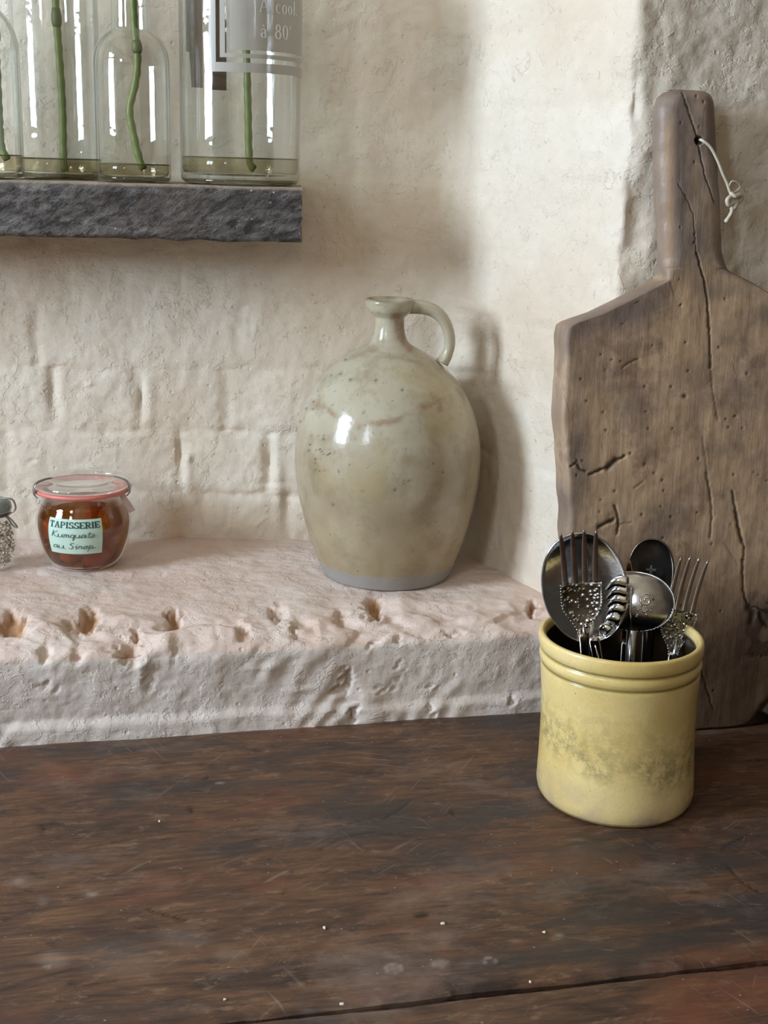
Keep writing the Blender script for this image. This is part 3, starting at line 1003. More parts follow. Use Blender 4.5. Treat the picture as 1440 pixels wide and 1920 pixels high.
def plank(y0, y1, x0, x1, seed):
    X1 = dense(x0, x1, -0.15, 0.62, 0.0024, 0.02)
    Y1 = np.linspace(y0, y1, max(8, int((y1 - y0) / 0.0024)))
    X, Y = np.meshgrid(X1, Y1, indexing='ij')
    Z = 0.0006 * fbm(X * 6, Y * 14, seed, 3)
    q = 0.0012 * fbm(X * 16, Y * 0 + seed, seed + 5, 3) + 0.0004 * fbm(X * 90, Y * 0 + seed, seed + 8, 2)
    e0, e1 = Y - y0, y1 - Y
    Z -= 0.004 * np.exp(-(e0 / 0.0028)) + 0.004 * np.exp(-(e1 / 0.0028))
    Yw = Y + q * np.exp(-e0 / 0.03) - q * np.exp(-e1 / 0.03)
    P = np.stack([X, Yw, Z], -1)
    px, py, _ = pj(P)
    ck = np.zeros(X.shape)
    mk = np.zeros(X.shape)
    for pts, wdt, a in [([(275, 1705), (310, 1715), (352, 1726)], 1.6, 0.9), ([(1355, 1595), (1362, 1585), (1400, 1565)], 1.5, 0.7), ([(1362, 1620), (1385, 1650), (1420, 1672)], 1.5, 0.7),
                        ([(780, 1718), (800, 1715)], 3.5, 0.9), ([(720, 1535), (745, 1520), (768, 1503)], 1.6, 0.6), ([(160, 1590), (260, 1570), (400, 1552), (560, 1558), (640, 1548), (740, 1522)], 1.3, 0.4),
                        ([(600, 1595), (640, 1570), (700, 1560), (770, 1568)], 1.4, 0.4), ([(356, 1515), (358, 1521)], 4, 0.95), ([(79, 1548), (82, 1555)], 3.5, 0.8), ([(385, 1461), (388, 1458)], 2.5, 0.8),
                        ([(825, 1712), (880, 1705), (940, 1712)], 1.2, 0.5), ([(548, 1632), (542, 1645)], 2.5, 0.5), ([(535, 1668), (531, 1676)], 2.5, 0.5), ([(845, 1520), (850, 1530)], 2, 0.7)]:
        dd = seg_dist(px, py, pts)
        ck = np.maximum(ck, a * np.exp(-(dd / wdt) ** 2))
        Z -= 0.0010 * a * np.exp(-(dd / wdt) ** 2)
    for x, y, rx, ry, a in [(35, 1652, 11, 5, 0.35), (172, 1677, 12, 4, 0.5), (80, 1690, 10, 9, 0.18), (100, 1800, 30, 14, 0.25), (825, 1806, 13, 7, 0.35), (738, 1816, 14, 7, 0.3), (412, 1468, 8, 2, 0.5),
                            (90, 1813, 7, 3, 0.6), (1048, 1754, 10, 4, 0.4), (965, 1764, 12, 3, 0.25), (230, 1800, 80, 34, 0.12), (340, 1760, 50, 20, 0.12), (430, 1790, 30, 12, 0.15)]:
        mk = np.maximum(mk, a * np.exp(-(((px - x) / rx) ** 2 + ((py - y) / ry) ** 2) ** 1.5))
    for x, y, rx, ry in [(825, 1806, 13, 7), (738, 1816, 15, 8), (918, 1801, 12, 5)]:
        q2 = np.hypot((px - x) / rx, (py - y) / ry)
        mk = np.maximum(mk, 0.55 * np.exp(-((q2 - 1) / 0.16) ** 2))
    P[..., 2] = Z
    N = grid_normals(P)
    if N[5, 5, 2] < 0:
        N = -N
    return grid_patch('plank', sub(P), N, M_TABLE, TB, np.array([0, 0, -0.028]), attrs={'crack': ck, 'mark': mk})


plank(yg + 0.0012, Yb - 0.0015, -0.75, 1.10, 101)
plank(0.40, yg - 0.0042, -0.75, 1.10, 131)
plank(0.13, 0.397, -0.75, 1.10, 151)
for x in (-0.68, 1.03):
    for y in (0.18, 1.0):
        box('leg', np.array((x - 0.03, y - 0.03, ZF)) - rel, np.array((x + 0.03, y + 0.03, -0.03)) - rel, M_TABLE, TB, 0.003)
for y in (0.17, 0.99):
    box('apron', np.array((-0.65, y, -0.12)) - rel, np.array((1.0, y + 0.02, -0.0285)) - rel, M_TABLE, TB, 0.002)

# ------------------------------------------------------------------ wall shelf
so = 0.150
sp0 = onback(284, 345, so)
ZS = sp0[2]
zsb = onback(284, 449, so)[2]
sR = float(np.dot(onback(566, 354, so)[:2] - A0, wd))
sLft = 0.35
n_s = dense(sLft, sR, s_lo - 0.05, sR, 0.003, 0.02)


def shelf():
    th = ZS - zsb
    ring = []
    # closed cross-section in (offset, z)
    w_ = so - 0.003
    pts = [(0, ZS)]
    for a, b, n in (((0.004, ZS), (so - 0.003, ZS), 40), ((so, ZS - 0.003), (so, zsb + 0.004), 28), ((so - 0.003, zsb), (0.004, zsb), 30)):
        for i in range(n + 1):
            ring.append((a[0] + (b[0] - a[0]) * i / n, a[1] + (b[1] - a[1]) * i / n))
    ring = np.array(ring)
    m_ = len(ring)
    n = len(n_s)
    O = np.repeat(ring[None, :, 0], n, 0)
    Z = np.repeat(ring[None, :, 1], n, 0)
    S = np.repeat(n_s[:, None], m_, 1)
    fr = np.exp(-((so - O) / 0.006) ** 2)
    nz = 0.0016 * fbm(S * 20, Z * 30, 201, 3) + 0.0010 * fbm(S * 60, Z * 160, 205, 2)
    O = O + fr * nz
    bot = np.exp(-((Z - zsb) / 0.004) ** 2)
    Z = Z + bot * (0.0018 * fbm(S * 25, S * 0, 211, 3)) + (1 - bot) * 0.0004 * fbm(S * 30, O * 30, 215, 2)
    S = S + np.exp(-((S - sR) / 0.004) ** 2) * 0.0022 * fbm(O * 60, Z * 70, 221, 3)
    base = np.array([A0[0], A0[1], 0])
    P = base + S[..., None] * np.array([wd[0], wd[1], 0]) + O[..., None] * wn3
    P[..., 2] = Z
    V = P.reshape(-1, 3)
    idx = np.arange(n * m_).reshape(n, m_)
    Fc = []
    for i in range(n - 1):
        for j in range(m_):
            j2 = (j + 1) % m_
            Fc.append([idx[i, j], idx[i + 1, j], idx[i + 1, j2], idx[i, j2]])
    Fc.append(list(idx[0, ::-1]))
    Fc.append(list(idx[-1, :]))
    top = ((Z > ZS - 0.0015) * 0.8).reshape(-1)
    o = mesh_obj('wall_shelf', V, [list(map(int, f)) for f in Fc], M_SHELF, smooth=True, attrs={'top': top})
    me = o.data
    e = [p.use_smooth for p in me.polygons]
    me.polygons[-1].use_smooth = False
    me.polygons[-2].use_smooth = False
    return o


SH = shelf()
tag(SH, 'thick charcoal weathered plank shelf on the wall under the glass bottles', 'shelf')

# ------------------------------------------------------------------ bottles on the shelf


def bottle_place(xc, off):
    P = onback(xc, 330, off)
    return np.array([P[0], P[1], ZS + 0.0008]), pj([P[0], P[1], ZS])[2]


def shell_profile(out, th, zb):
    """outer (r,z) bottom to top, then inner back down"""
    o = [(0, 0.002), (out[0][0] * 0.6, 0.0012), (out[0][0] * 0.85, 0.0)]
    o += out
    inn = [(max(r - th, 0.001), z) for r, z in out if z > zb][::-1]
    inn += [(inn[-1][0] * 0.97, zb + 0.001), (inn[-1][0] * 0.8, zb - 0.001), (0, zb + 0.001)]
    return o + inn


def smooth_prof(pts, n):
    return [tuple(p) for p in spline(pts, n)]


def bottle(xc, off, halfpx, prof_px, label, ywater, stem, zbase=0.005, th=0.0022, stem_label=None):
    """prof_px: (half width px, y px) from shoulder up"""
    loc, dep = bottle_place(xc, off)
    k = dep / F
    yb = pj(loc)[1]
    B = empty('glass_bottle', loc)
    tag(B, label, 'bottle', 'glass stem bottles on the wall shelf')
    R = halfpx * k
    body = [(R * 0.93, 0.001), (R * 0.985, 0.004), (R, 0.010)]
    for hw, y in prof_px:
        body.append((hw * k, (yb - y) * k))
    full = body[:3] + smooth_prof(body[2:], 60)[1:]
    lathe('glass_body', shell_profile(full, th, zbase), M_GLASS, B, 72)
    zt, rt = full[-1][1], full[-1][0]
    lip = [(rt - 0.0005, zt - 0.006), (rt + 0.003, zt - 0.005), (rt + 0.0035, zt), (rt + 0.002, zt + 0.002), (rt - 0.001, zt + 0.0015), (rt - 0.001, zt - 0.006)]
    lathe('lip', lip, M_GLASS, B, 48)
    zw = (yb - ywater) * k
    ri = R - th + 0.0002
    lathe('water', [(0, zbase + 0.0016), (ri * 0.96, zbase + 0.0016), (ri, zbase + 0.004), (ri, zw), (ri - 0.001, zw + 0.0006), (ri - 0.0025, zw), (0, zw)], M_WATER, B, 64)
    lathe('glass_heel', [(ri * 0.55, 0.0014), (R * 0.93, 0.0014), (R * 0.975, 0.0038), (R * 0.93, 0.0046), (ri * 0.55, 0.0036)], M_HEEL, B, 64)
    lathe('water_line', [(ri - 0.0008, zw - 0.0004), (ri + 0.0003, zw - 0.0006), (ri + 0.0003, zw + 0.0006), (ri - 0.0008, zw + 0.0004), (ri - 0.0008, zw - 0.0004)], M_WLINE, B, 64)
    # cut flower stem leaning inside
    pts = []
    for x, y, dd in stem:
        P = onplane(x, y, [loc[0], loc[1] + dd, 0], wn3)
        pts.append(P - loc)
    pts = spline(pts, 60)
    S = empty('flower_stem', Vector(loc) + Vector(pts[0]))
    q = pts - pts[0]
    rr = np.array([0.0036 * (1 + 0.10 * math.sin(i * 1.7) + 0.25 * math.exp(-((i - 34) / 1.6) ** 2)) for i in range(60)])
    tube('stalk', q, rr, M_STEM, S, 12)
    tube('stem_node', q[32:37], [0.0038, 0.0048, 0.0050, 0.0047, 0.0038], M_STEMD, S, 12)
    tag(S, stem_label, 'stem', 'green flower stems in the bottles')
    return B, loc, k, R


off2, off3 = 0.100, 0.085
bottle(-48, 0.095, 92, [(92, 120), (89, 85), (78, 55), (55, 30), (38, 14), (34, -40), (34, -110)], 'clear glass bottle cut off by the left edge, in front of the wide one', 291,
       [(14, 300, 0.0), (4, 280, 0), (0, 250, 0.0), (-6, 130, 0), (-20, -130, 0)], stem_label='dark green stem in the leftmost bottle at the picture edge')
bottle(112, 0.048, 79, [(79, -20), (76, -60), (60, -100), (36, -125), (33, -180)], 'wide clear bottle standing further back between the leftmost and the shouldered bottle', 299,
       [(122, 322, 0.0), (119, 295, 0), (117, 200, 0), (110, 90, 0), (104, 0, 0), (98, -200, 0)], stem_label='thick straight green stem in the wide bottle further back')
bottle(252, 0.098, 69, [(69, 150), (68.5, 125), (64, 105), (54, 88), (42, 78), (36, 74), (35, 50), (34, -20), (34, -70)], 'clear glass bottle with rounded shoulders and narrow neck', 309,
       [(270, 318, 0.0), (262, 300, 0), (250, 250, 0), (243, 205, 0), (253, 160, 0.0), (258, 110, 0), (252, 40, 0.0), (245, -100, 0)], stem_label='kinked green stem in the round-shouldered bottle')
B3, L3, K3, R3 = bottle(451, off3, 111, [(111, -40), (108, -80), (92, -120), (50, -150), (40, -165), (40, -220)], 'large clear apothecary bottle with frosted label near the shelf end', 298,
                        [(478, 318, 0.0), (468, 300, 0), (465, 200, 0), (463, 120, 0), (458, 0, 0), (452, -200, 0)], zbase=0.009, stem_label='straight green stem in the bottle with frosted label')

# frosted label on the large bottle: all pieces follow the cylinder
ang_c = math.atan2(CC[1] - L3[1], CC[0] - L3[0])       # direction from the bottle to the camera


def a_of(x):
    return math.asin(max(-1, min(1, (x - 451) / 111.0)))


yb3 = pj(L3)[1]


def zof(y):
    return (yb3 - y) * K3 * 1.0


def cyl_pt(a, z, lift):
    t = ang_c + a
    return (math.cos(t) * (R3 + lift), math.sin(t) * (R3 + lift), z)


def cyl_strip(name, a0, a1, z0, z1, mat, parent, lift=0.0004, th=0.0004, wavy=None):
    n = max(3, int(abs(a1 - a0) / 0.05))
    V, Fc = [], []
    for i in range(n + 1):
        a = a0 + (a1 - a0) * i / n
        za, zb_ = (z0, z1) if wavy is None else wavy(i / n)
        V += [cyl_pt(a, za, lift), cyl_pt(a, zb_, lift), cyl_pt(a, za, lift + th), cyl_pt(a, zb_, lift + th)]
    for i in range(n):
        a, b = i * 4, (i + 1) * 4
        Fc += [[a + 2, b + 2, b + 3, a + 3], [a, a + 1, b + 1, b], [a, b, b + 2, a + 2], [a + 1, a + 3, b + 3, b + 1]]
    Fc += [[0, 2, 3, 1], [n * 4, n * 4 + 1, n * 4 + 3, n * 4 + 2]]
    return mesh_obj(name, V, Fc, mat, parent, smooth=False)


aL = a_of(397)
aR = 2 * math.radians(43) - aL
zb0, zb1 = zof(153), zof(137)
zt0, zt1 = zof(-32), zof(-16)
LB = cyl_strip('frosted_label', a_of(433), aR - (a_of(433) - aL), zof(116), zof(6), M_FROST, B3)
tag(LB, 'frosted panel lettered Alcool and 80 degrees')
w1 = a_of(409) - aL
cyl_strip('label_border', aL, aR, zb0, zb1, M_FROST, LB)
cyl_strip('label_border', aL, aR, zt0, zt1, M_FROST, LB)
cyl_strip('label_border', aL, aL + w1, zb1, zt0, M_FROST, LB)
cyl_strip('label_border', aR - w1, aR, zb1, zt0, M_FROST, LB)
a2, w2 = a_of(416), a_of(425) - a_of(416)
aR2 = aR - (a2 - aL)
cyl_strip('label_line', a2, aR2, zof(129), zof(122), M_FROST, LB)
cyl_strip('label_line', a2, aR2, zof(-4), zof(1), M_FROST, LB)
cyl_strip('label_line', a2, a2 + w2, zof(122), zof(-4), M_FROST, LB)
cyl_strip('label_line', aR2 - w2, aR2, zof(122), zof(-4), M_FROST, LB)


# lettering built from stroked outlines: (x,y,width) strokes in em units
def arc(cx, cy, rx, ry, a0, a1, thick, thin, n=14):
    out = []
    for i in range(n + 1):
        a = math.radians(a0 + (a1 - a0) * i / n)
        wd_ = thin + (thick - thin) * abs(math.cos(a)) ** 1.3
        out.append((cx + rx * math.cos(a), cy + ry * math.sin(a), wd_))
    return out


SER = {
    'A': (0.80, [[(0.04, 0.0, .04), (0.36, 0.98, .04)], [(0.36, 0.98, .12), (0.68, 0.0, .14)], [(0.17, 0.34, .04), (0.56, 0.34, .04)], [(-0.02, 0.015, .035), (0.16, 0.015, .035)], [(0.54, 0.015, .035), (0.82, 0.015, .035)]]),
    'l': (0.34, [[(0.15, 0, .13), (0.15, 1.0, .13)], [(0.02, 0.015, .035), (0.28, 0.015, .035)], [(0.04, 0.98, .035), (0.15, 0.98, .035)]]),
    'c': (0.50, [arc(0.25, 0.31, 0.19, 0.30, 55, 320, .13, .03), [(0.36, 0.50, .09), (0.38, 0.46, .09)]]),
    'o': (0.54, [arc(0.25, 0.31, 0.19, 0.30, 0, 360, .13, .03)]),
    'a': (0.52, [[(0.36, 0.0, .12), (0.36, 0.45, .12)], arc(0.22, 0.44, 0.14, 0.17, 0, 160, .09, .04), arc(0.21, 0.17, 0.13, 0.16, 60, 300, .11, .03), [(0.36, 0.02, .05), (0.46, 0.02, .05)]]),
    'à': (0.60, [[(0.36, 0.0, .12), (0.36, 0.45, .12)], arc(0.22, 0.44, 0.14, 0.17, 0, 160, .09, .04), arc(0.21, 0.17, 0.13, 0.16, 60, 300, .11, .03), [(0.36, 0.02, .05), (0.46, 0.02, .05)], [(0.16, 0.88, .06), (0.28, 0.74, .04)]]),
    '8': (0.62, [arc(0.28, 0.74, 0.17, 0.23, 0, 360, .12, .04), arc(0.28, 0.26, 0.22, 0.26, 0, 360, .14, .04)]),
    '0': (0.62, [arc(0.28, 0.5, 0.22, 0.50, 0, 360, .14, .03)]),
    '°': (0.34, [arc(0.13, 0.86, 0.09, 0.11, 0, 360, .05, .03)]),
    '.': (0.25, [[(0.10, 0.02, .12), (0.10, 0.12, .12)]]),
    ' ': (0.40, []),
    'T': (0.80, [[(0.36, 0, .20), (0.36, 1, .20)], [(0.02, 0.95, .13), (0.70, 0.95, .13)], [(0.05, 1.0, .08), (0.05, 0.72, .08)], [(0.67, 1.0, .08), (0.67, 0.72, .08)], [(0.18, 0.04, .10), (0.54, 0.04, .10)]]),
    'B': (0.80, [[(0.14, 0, .20), (0.14, 1, .20)], [(0.0, .96, .1), (0.4, .96, .1)], [(0.0, .04, .1), (0.4, .04, .1)], [(0.14, .52, .1), (0.4, .52, .1)], arc(0.40, 0.74, .20, .22, -90, 90, .18, .1), arc(0.40, 0.27, .24, .24, -90, 90, .18, .1)]),
    'P': (0.78, [[(0.16, 0, .20), (0.16, 1, .20)], [(0.0, .96, .1), (0.4, .96, .1)], [(0.0, .04, .1), (0.34, .04, .1)], [(0.16, .46, .1), (0.4, .46, .1)], arc(0.40, 0.71, .22, .25, -90, 90, .18, .1)]),
    'I': (0.46, [[(0.2, 0, .20), (0.2, 1, .20)], [(0.02, .95, .1), (0.38, .95, .1)], [(0.02, .05, .1), (0.38, .05, .1)]]),
    'S': (0.72, [arc(0.32, 0.73, 0.22, 0.22, 40, 250, .16, .12), arc(0.32, 0.27, 0.24, 0.23, 80, -140, .18, .12), [(0.54, 1.0, .08), (0.54, 0.72, .08)], [(0.06, 0.30, .08), (0.06, 0, .08)]]),
    'E': (0.76, [[(0.14, 0, .20), (0.14, 1, .20)], [(0.0, .95, .11), (0.66, .95, .11)], [(0.0, .05, .11), (0.68, .05, .11)], [(0.14, .5, .1), (0.46, .5, .1)], [(.64, 1, .08), (.64, .74, .08)], [(.66, 0, .08), (.66, .28, .08)], [(.44, .62, .08), (.44, .38, .08)]]),
    'R': (0.84, [[(0.16, 0, .20), (0.16, 1, .20)], [(0.0, .96, .1), (0.4, .96, .1)], [(0.0, .04, .1), (0.34, .04, .1)], [(0.16, .48, .1), (0.4, .48, .1)], arc(0.40, 0.72, .22, .24, -90, 90, .18, .1), [(0.38, .48, .16), (0.64, 0.06, .16)], [(0.56, .05, .1), (0.80, .05, .1)]]),
    'Am': (0.86, [[(0.10, 0.04, .10), (0.38, 0.98, .10)], [(0.38, 0.98, .20), (0.66, 0.04, .20)], [(0.18, 0.32, .09), (0.58, 0.32, .09)], [(0.0, .04, .1), (0.28, .04, .1)], [(0.50, .04, .1), (0.82, .04, .1)]]),
}


def strokes_mesh(name, strokes, mapf, mat, parent, th=0.0003):
    """strokes: lists of (u,v,w) in metres; mapf(u,v,lift) -> xyz"""
    V, Fc = [], []
    for st in strokes:
        st = [tuple(map(float, s)) for s in st]
        base = len(V)
        n = len(st)
        for i, (x, y, w_) in enumerate(st):
            a = st[max(0, i - 1)]
            b = st[min(n - 1, i + 1)]
            tx, ty = b[0] - a[0], b[1] - a[1]
            L = math.hypot(tx, ty) + 1e-12
            nx, ny = -ty / L * w_ / 2, tx / L * w_ / 2
            for lf in (0, th):
                V.append(mapf(x + nx, y + ny, lf))
                V.append(mapf(x - nx, y - ny, lf))
        for i in range(n - 1):
            a, b = base + i * 4, base + (i + 1) * 4
            Fc += [[a + 2, a + 3, b + 3, b + 2], [a, b, b + 1, a + 1], [a, a + 2, b + 2, b], [a + 1, b + 1, b + 3, a + 3]]
        e = base + (n - 1) * 4
        Fc += [[base, base + 1, base + 3, base + 2], [e, e + 2, e + 3, e + 1]]
    return mesh_obj(name, V, Fc, mat, parent, smooth=False)


def text_strokes(txt, em, u0, v0, track=0.0, sx=1.0):
    out = []
    u = u0
    for ch in txt:
        adv, sts = SER[ch]
        for st in sts:
            out.append([(u + x * em * sx, v0 + y * em, w_ * em) for x, y, w_ in st])
        u += (adv * sx + track) * em
    return out, u


def on_cyl(u, v, lf):
    return cyl_pt(u / R3, v, 0.0009 + lf)


em = 24 * K3
for txt, xs, y0 in (('Alcool.', 484, 52), ('à 80°', 486, 94)):
    st, _ = text_strokes(txt, em, a_of(xs) * R3, zof(y0), 0.07)
    fine = []
    for s_ in st:
        fine.append(s_)
    strokes_mesh('lettering', fine, on_cyl, M_LETTER, LB)
# torn brown label on the far side of the glass
back0 = math.pi
bl = cyl_strip('torn_paper_label', math.pi - math.asin(-99 / 111.) - 0.0, math.pi - math.asin(-70 / 111.), 0, 0, M_BROWNLABEL, B3, lift=0.0004,
               wavy=lambda t: (zof(172 - 45 * t + 12 * math.sin(9 * t)) if t < 0 else (zof(110) if t < 0.3 else zof(172)), zof(5)))
tag(bl, 'torn brown paper label on the far side')
bl2 = cyl_strip('torn_paper_label', math.pi - math.asin(-54 / 111.), math.pi - math.asin(-26 / 111.), zof(174), zof(5), M_BROWNLABEL, B3)
tag(bl2, 'brown paper label strip on the far side')

# ------------------------------------------------------------------ stoneware jug
JP = onz(724, 1073, ZL)
JD = pj(JP)[2]
JP[2] = ledge_z(JP[0], JP[1]) + 0.0005
JU = empty('stoneware_jug', JP)
tag(JU, 'large grey-green glazed stoneware jug with loop handle on the ledge', 'jug')
jn = np.array([math.sin(PSI), math.cos(PSI), 0])


def jz(y):
    return onplane(727, y, JP, jn)[2] - JP[2]


def jr(hw, y):
    P = onplane(727, y, JP, jn)
    return hw * pj(P)[2] / F


jp_px = [(117, 1073), (121, 1063), (128, 1047), (139, 1020), (150, 987), (159, 953), (166.5, 920), (171.5, 887), (173.5, 853), (171.5, 820), (165, 787), (153, 753), (135, 720), (121, 703), (105, 687), (85, 670), (58, 655), (38, 643), (31, 630), (27.5, 612), (27.5, 595)]
jpts = [(jr(h_, y), jz(y)) for h_, y in jp_px]
jpts[0] = (jpts[0][0], 0.0)
body = smooth_prof(jpts, 170)
lipz = jpts[-1][1]
q = JD / F
lip = [(28 * q, lipz + 2 * q), (32 * q, lipz + 6 * q), (39 * q, lipz + 12 * q), (43 * q, lipz + 20 * q), (45 * q, lipz + 27 * q), (44 * q, lipz + 31 * q), (40 * q, lipz + 33 * q), (36 * q, lipz + 30 * q), (28 * q, lipz + 18 * q), (22 * q, lipz), (20 * q, lipz - 30 * q), (0, lipz - 32 * q)]
full = [(0, 0.002), (jpts[0][0] * 0.8, 0.001), (jpts[0][0] * 0.97, 0.0)] + body + smooth_prof(lip, 40)


def jug_attr(V):
    P = V + JP
    px, py, _ = pj(P)
    front = ((V[:, 0] - 0) * -jn[0] + V[:, 1] * -jn[1]) > 0
    ang = np.arctan2(V[:, 1], V[:, 0])
    nz = 5.0 * vnoise(px / 14, py / 14, 5) + 4.0 * vnoise(px / 5, py / 5, 6)
    d1 = seg_dist(px, py, [(588, 762), (600, 752), (620, 772), (650, 792), (690, 800), (710, 796), (740, 786), (765, 775), (800, 762), (826, 750)]) + nz
    st = np.exp(-(np.maximum(d1, 0) / 6) ** 2) * (0.12 + 0.50 * sstep(-0.3, 0.4, vnoise(px / 30, py / 30, 77))) * sstep(560, 690, px + 60 * (px < 640))
    d2 = seg_dist(px, py, [(815, 745), (826, 757), (824, 770)]) + nz
    st = np.maximum(st, 0.6 * np.exp(-(np.maximum(d2, 0) / 5) ** 2))
    d3 = seg_dist(px, py, [(742, 595), (752, 625), (768, 655)]) + nz
    st = np.maximum(st, 0.55 * np.exp(-(np.maximum(d3, 0) / 9) ** 2))
    st = np.where(front, st, 0)
    dk = np.zeros(len(V))
    rs = random.Random(5)
    spots = [(657, 712), (754, 731), (681, 773), (607, 824), (768, 901), (740, 918), (680, 921), (625, 946), (717, 1092), (780, 1083), (760, 1085), (563, 790), (574, 766), (648, 675), (705, 713)]
    spots += [(rs.gauss(598, 14), rs.gauss(850, 14)) for _ in range(26)] + [(rs.uniform(575, 640), rs.uniform(700, 770)) for _ in range(10)]
    for i, (x, y) in enumerate(spots):
        r_ = 2.2 if i < 15 else rs.uniform(1.0, 1.8)
        dk = np.maximum(dk, 0.95 * np.exp(-(((px - x) ** 2 + (py - y) ** 2) / r_ ** 2)))
    dk = np.where(front, dk, 0)
    lipd = sstep(lipz + 24 * q, lipz + 31 * q, V[:, 2]) * 0.5 * (0.6 + 0.4 * np.sin(ang * 5))
    dk = np.maximum(dk, lipd * (V[:, 2] > lipz))
    zz = V[:, 2] + 0.0025 * vnoise(ang * 6, V[:, 2] * 0, 9) + 0.001 * vnoise(ang * 22, V[:, 2] * 0, 10)
    bare = 1 - sstep(0.0145, 0.0165, zz)
    return {'stain': st, 'dark': dk, 'bare': bare}


lathe('body', full, M_JUG, JU, 220, attrf=jug_attr, wob=lambda a, z: 0.006 * math.sin(a * 2 + 1) * (1 if z < 0.26 else 0.3) + 0.0012 * math.sin(a * 5 + z * 60), lean=0.014)
hp = []
for x, y in [(757, 575), (775, 575), (795, 577), (815, 584), (832, 600), (841, 622), (843, 645), (838, 664), (829, 680)]:
    hp.append(onplane(x, y, JP, jn) - JP)
hq = spline(hp, 50)
hr = [(13.5 - 3.5 * min(1, i / 30) + (2.5 * max(0, (i - 42) / 8))) * q for i in range(50)]
hh = tube('handle', hq, hr, M_JUG, JU, 20, flat=((jn[0], jn[1], 0), 1.25))
for nm_ in ('stain', 'dark', 'bare'):
    hh.data.attributes.new(nm_, 'FLOAT', 'POINT')

# ------------------------------------------------------------------ preserve jar
GP = onz(160, 1060, ZL)
GP[2] = ledge_z(GP[0], GP[1]) + 0.0005
GD = pj(GP)[2]
g_ = GD / F
JA = empty('preserve_jar', GP)
tag(JA, 'round glass preserving jar of amber fruit with pink rubber seal and mint label', 'jar')


def gz(y):
    return onplane(160, y, GP, jn)[2] - GP[2]


jarp = [(46, 1060), (58, 1052), (70, 1038), (81, 1012), (86.5, 985), (86, 965), (81, 950), (76, 938), (74.5, 927), (75, 918)]
jo = [(h_ * g_, max(0.0, gz(y))) for h_, y in jarp]
jo[0] = (46 * g_, 0.0)
jof = smooth_prof(jo, 60)
th = 0.0022
inner = [(r - th, max(z, 0.004)) for r, z in jof if z > 0.0035][::-1]
lathe('glass_body', [(0, 0.001), (30 * g_, 0.001)] + jof + inner + [(0, 0.004)], M_GLASS_B, JA, 80)
zsy = gz(941)
sy = [(r - th + 0.0002, z) for r, z in jof if 0.0045 < z < zsy]
lathe('syrup', [(0, 0.0045), (sy[0][0] * 0.9, 0.0045)] + sy + [(sy[-1][0], zsy), (0, zsy)], M_SYRUP, JA, 72)
zr = gz(913)
lathe('rubber_seal', [(64 * g_, zr - 0.0018), (87 * g_, zr - 0.0022), (89 * g_, zr), (87 * g_, zr + 0.0016), (64 * g_, zr + 0.0016), (64 * g_, zr - 0.0018)], M_RUBBER, JA, 80)
lz = zr + 0.0020
lathe('glass_lid', [(0, lz + 0.0006), (60 * g_, lz + 0.0002), (74 * g_, lz), (86.5 * g_, lz), (88 * g_, lz + 0.0025), (86 * g_, lz + 0.0055), (80 * g_, lz + 0.0066), (70 * g_, lz + 0.0066),
                    (66 * g_, lz + 0.0072), (62 * g_, lz + 0.0078), (58 * g_, lz + 0.0070), (55 * g_, lz + 0.0045), (0, lz + 0.0040)], M_GLASS_B, JA, 80)


def jar_cyl(ang, r, z):
    t = math.atan2(CC[1] - GP[1], CC[0] - GP[0]) + ang
    return np.array([r * math.cos(t), r * math.sin(t), z])


for s_, a_ in (('l', -1.2), ('r', 1.15)):
    pts = [jar_cyl(a_, 58 * g_, lz + 0.0112), jar_cyl(a_, 70 * g_, lz + 0.0108), jar_cyl(a_, 86 * g_, lz + 0.0080), jar_cyl(a_, 91.5 * g_, lz + 0.0030), jar_cyl(a_, 91.5 * g_, zr - 0.0020), jar_cyl(a_, 87 * g_, zr - 0.0052)]
    tube('clamp', spline(pts, 16), 0.0030, M_STEEL, JA, 8, flat=(tuple(jar_cyl(a_, 1, 0) + np.array([0, 0, 1.0])), 0.25))
tb = []
for x, y in [(228, 925), (232, 934), (240, 946), (248, 959)]:
    tb.append(onplane(x, y, GP - jn * 0.012, jn) - GP)
tube('seal_tab', spline(tb, 12), 0.0033, M_TAB, JA, 10, flat=((jn[0], jn[1], 0), 0.22))
# paper label wrapped on the bulge

la0, la1 = math.asin((98 - 160) / 88), math.asin((192 - 160) / 88)
lzt, lzb = gz(949) , gz(1012)
rprof = np.array(jof)


def r_at(z):
    return float(np.interp(z, rprof[:, 1], rprof[:, 0]))


tilt = 0.0


def lab_pt(u, v, lf):
    """u,v in 0..1 across the label"""
    a = la0 + (la1 - la0) * u
    z = lzb + (lzt - lzb) * v - 0.0018 * math.cos(a) * (1 - 0) * 0.9
    return jar_cyl(a, r_at(z) + 0.0006 + lf, z)


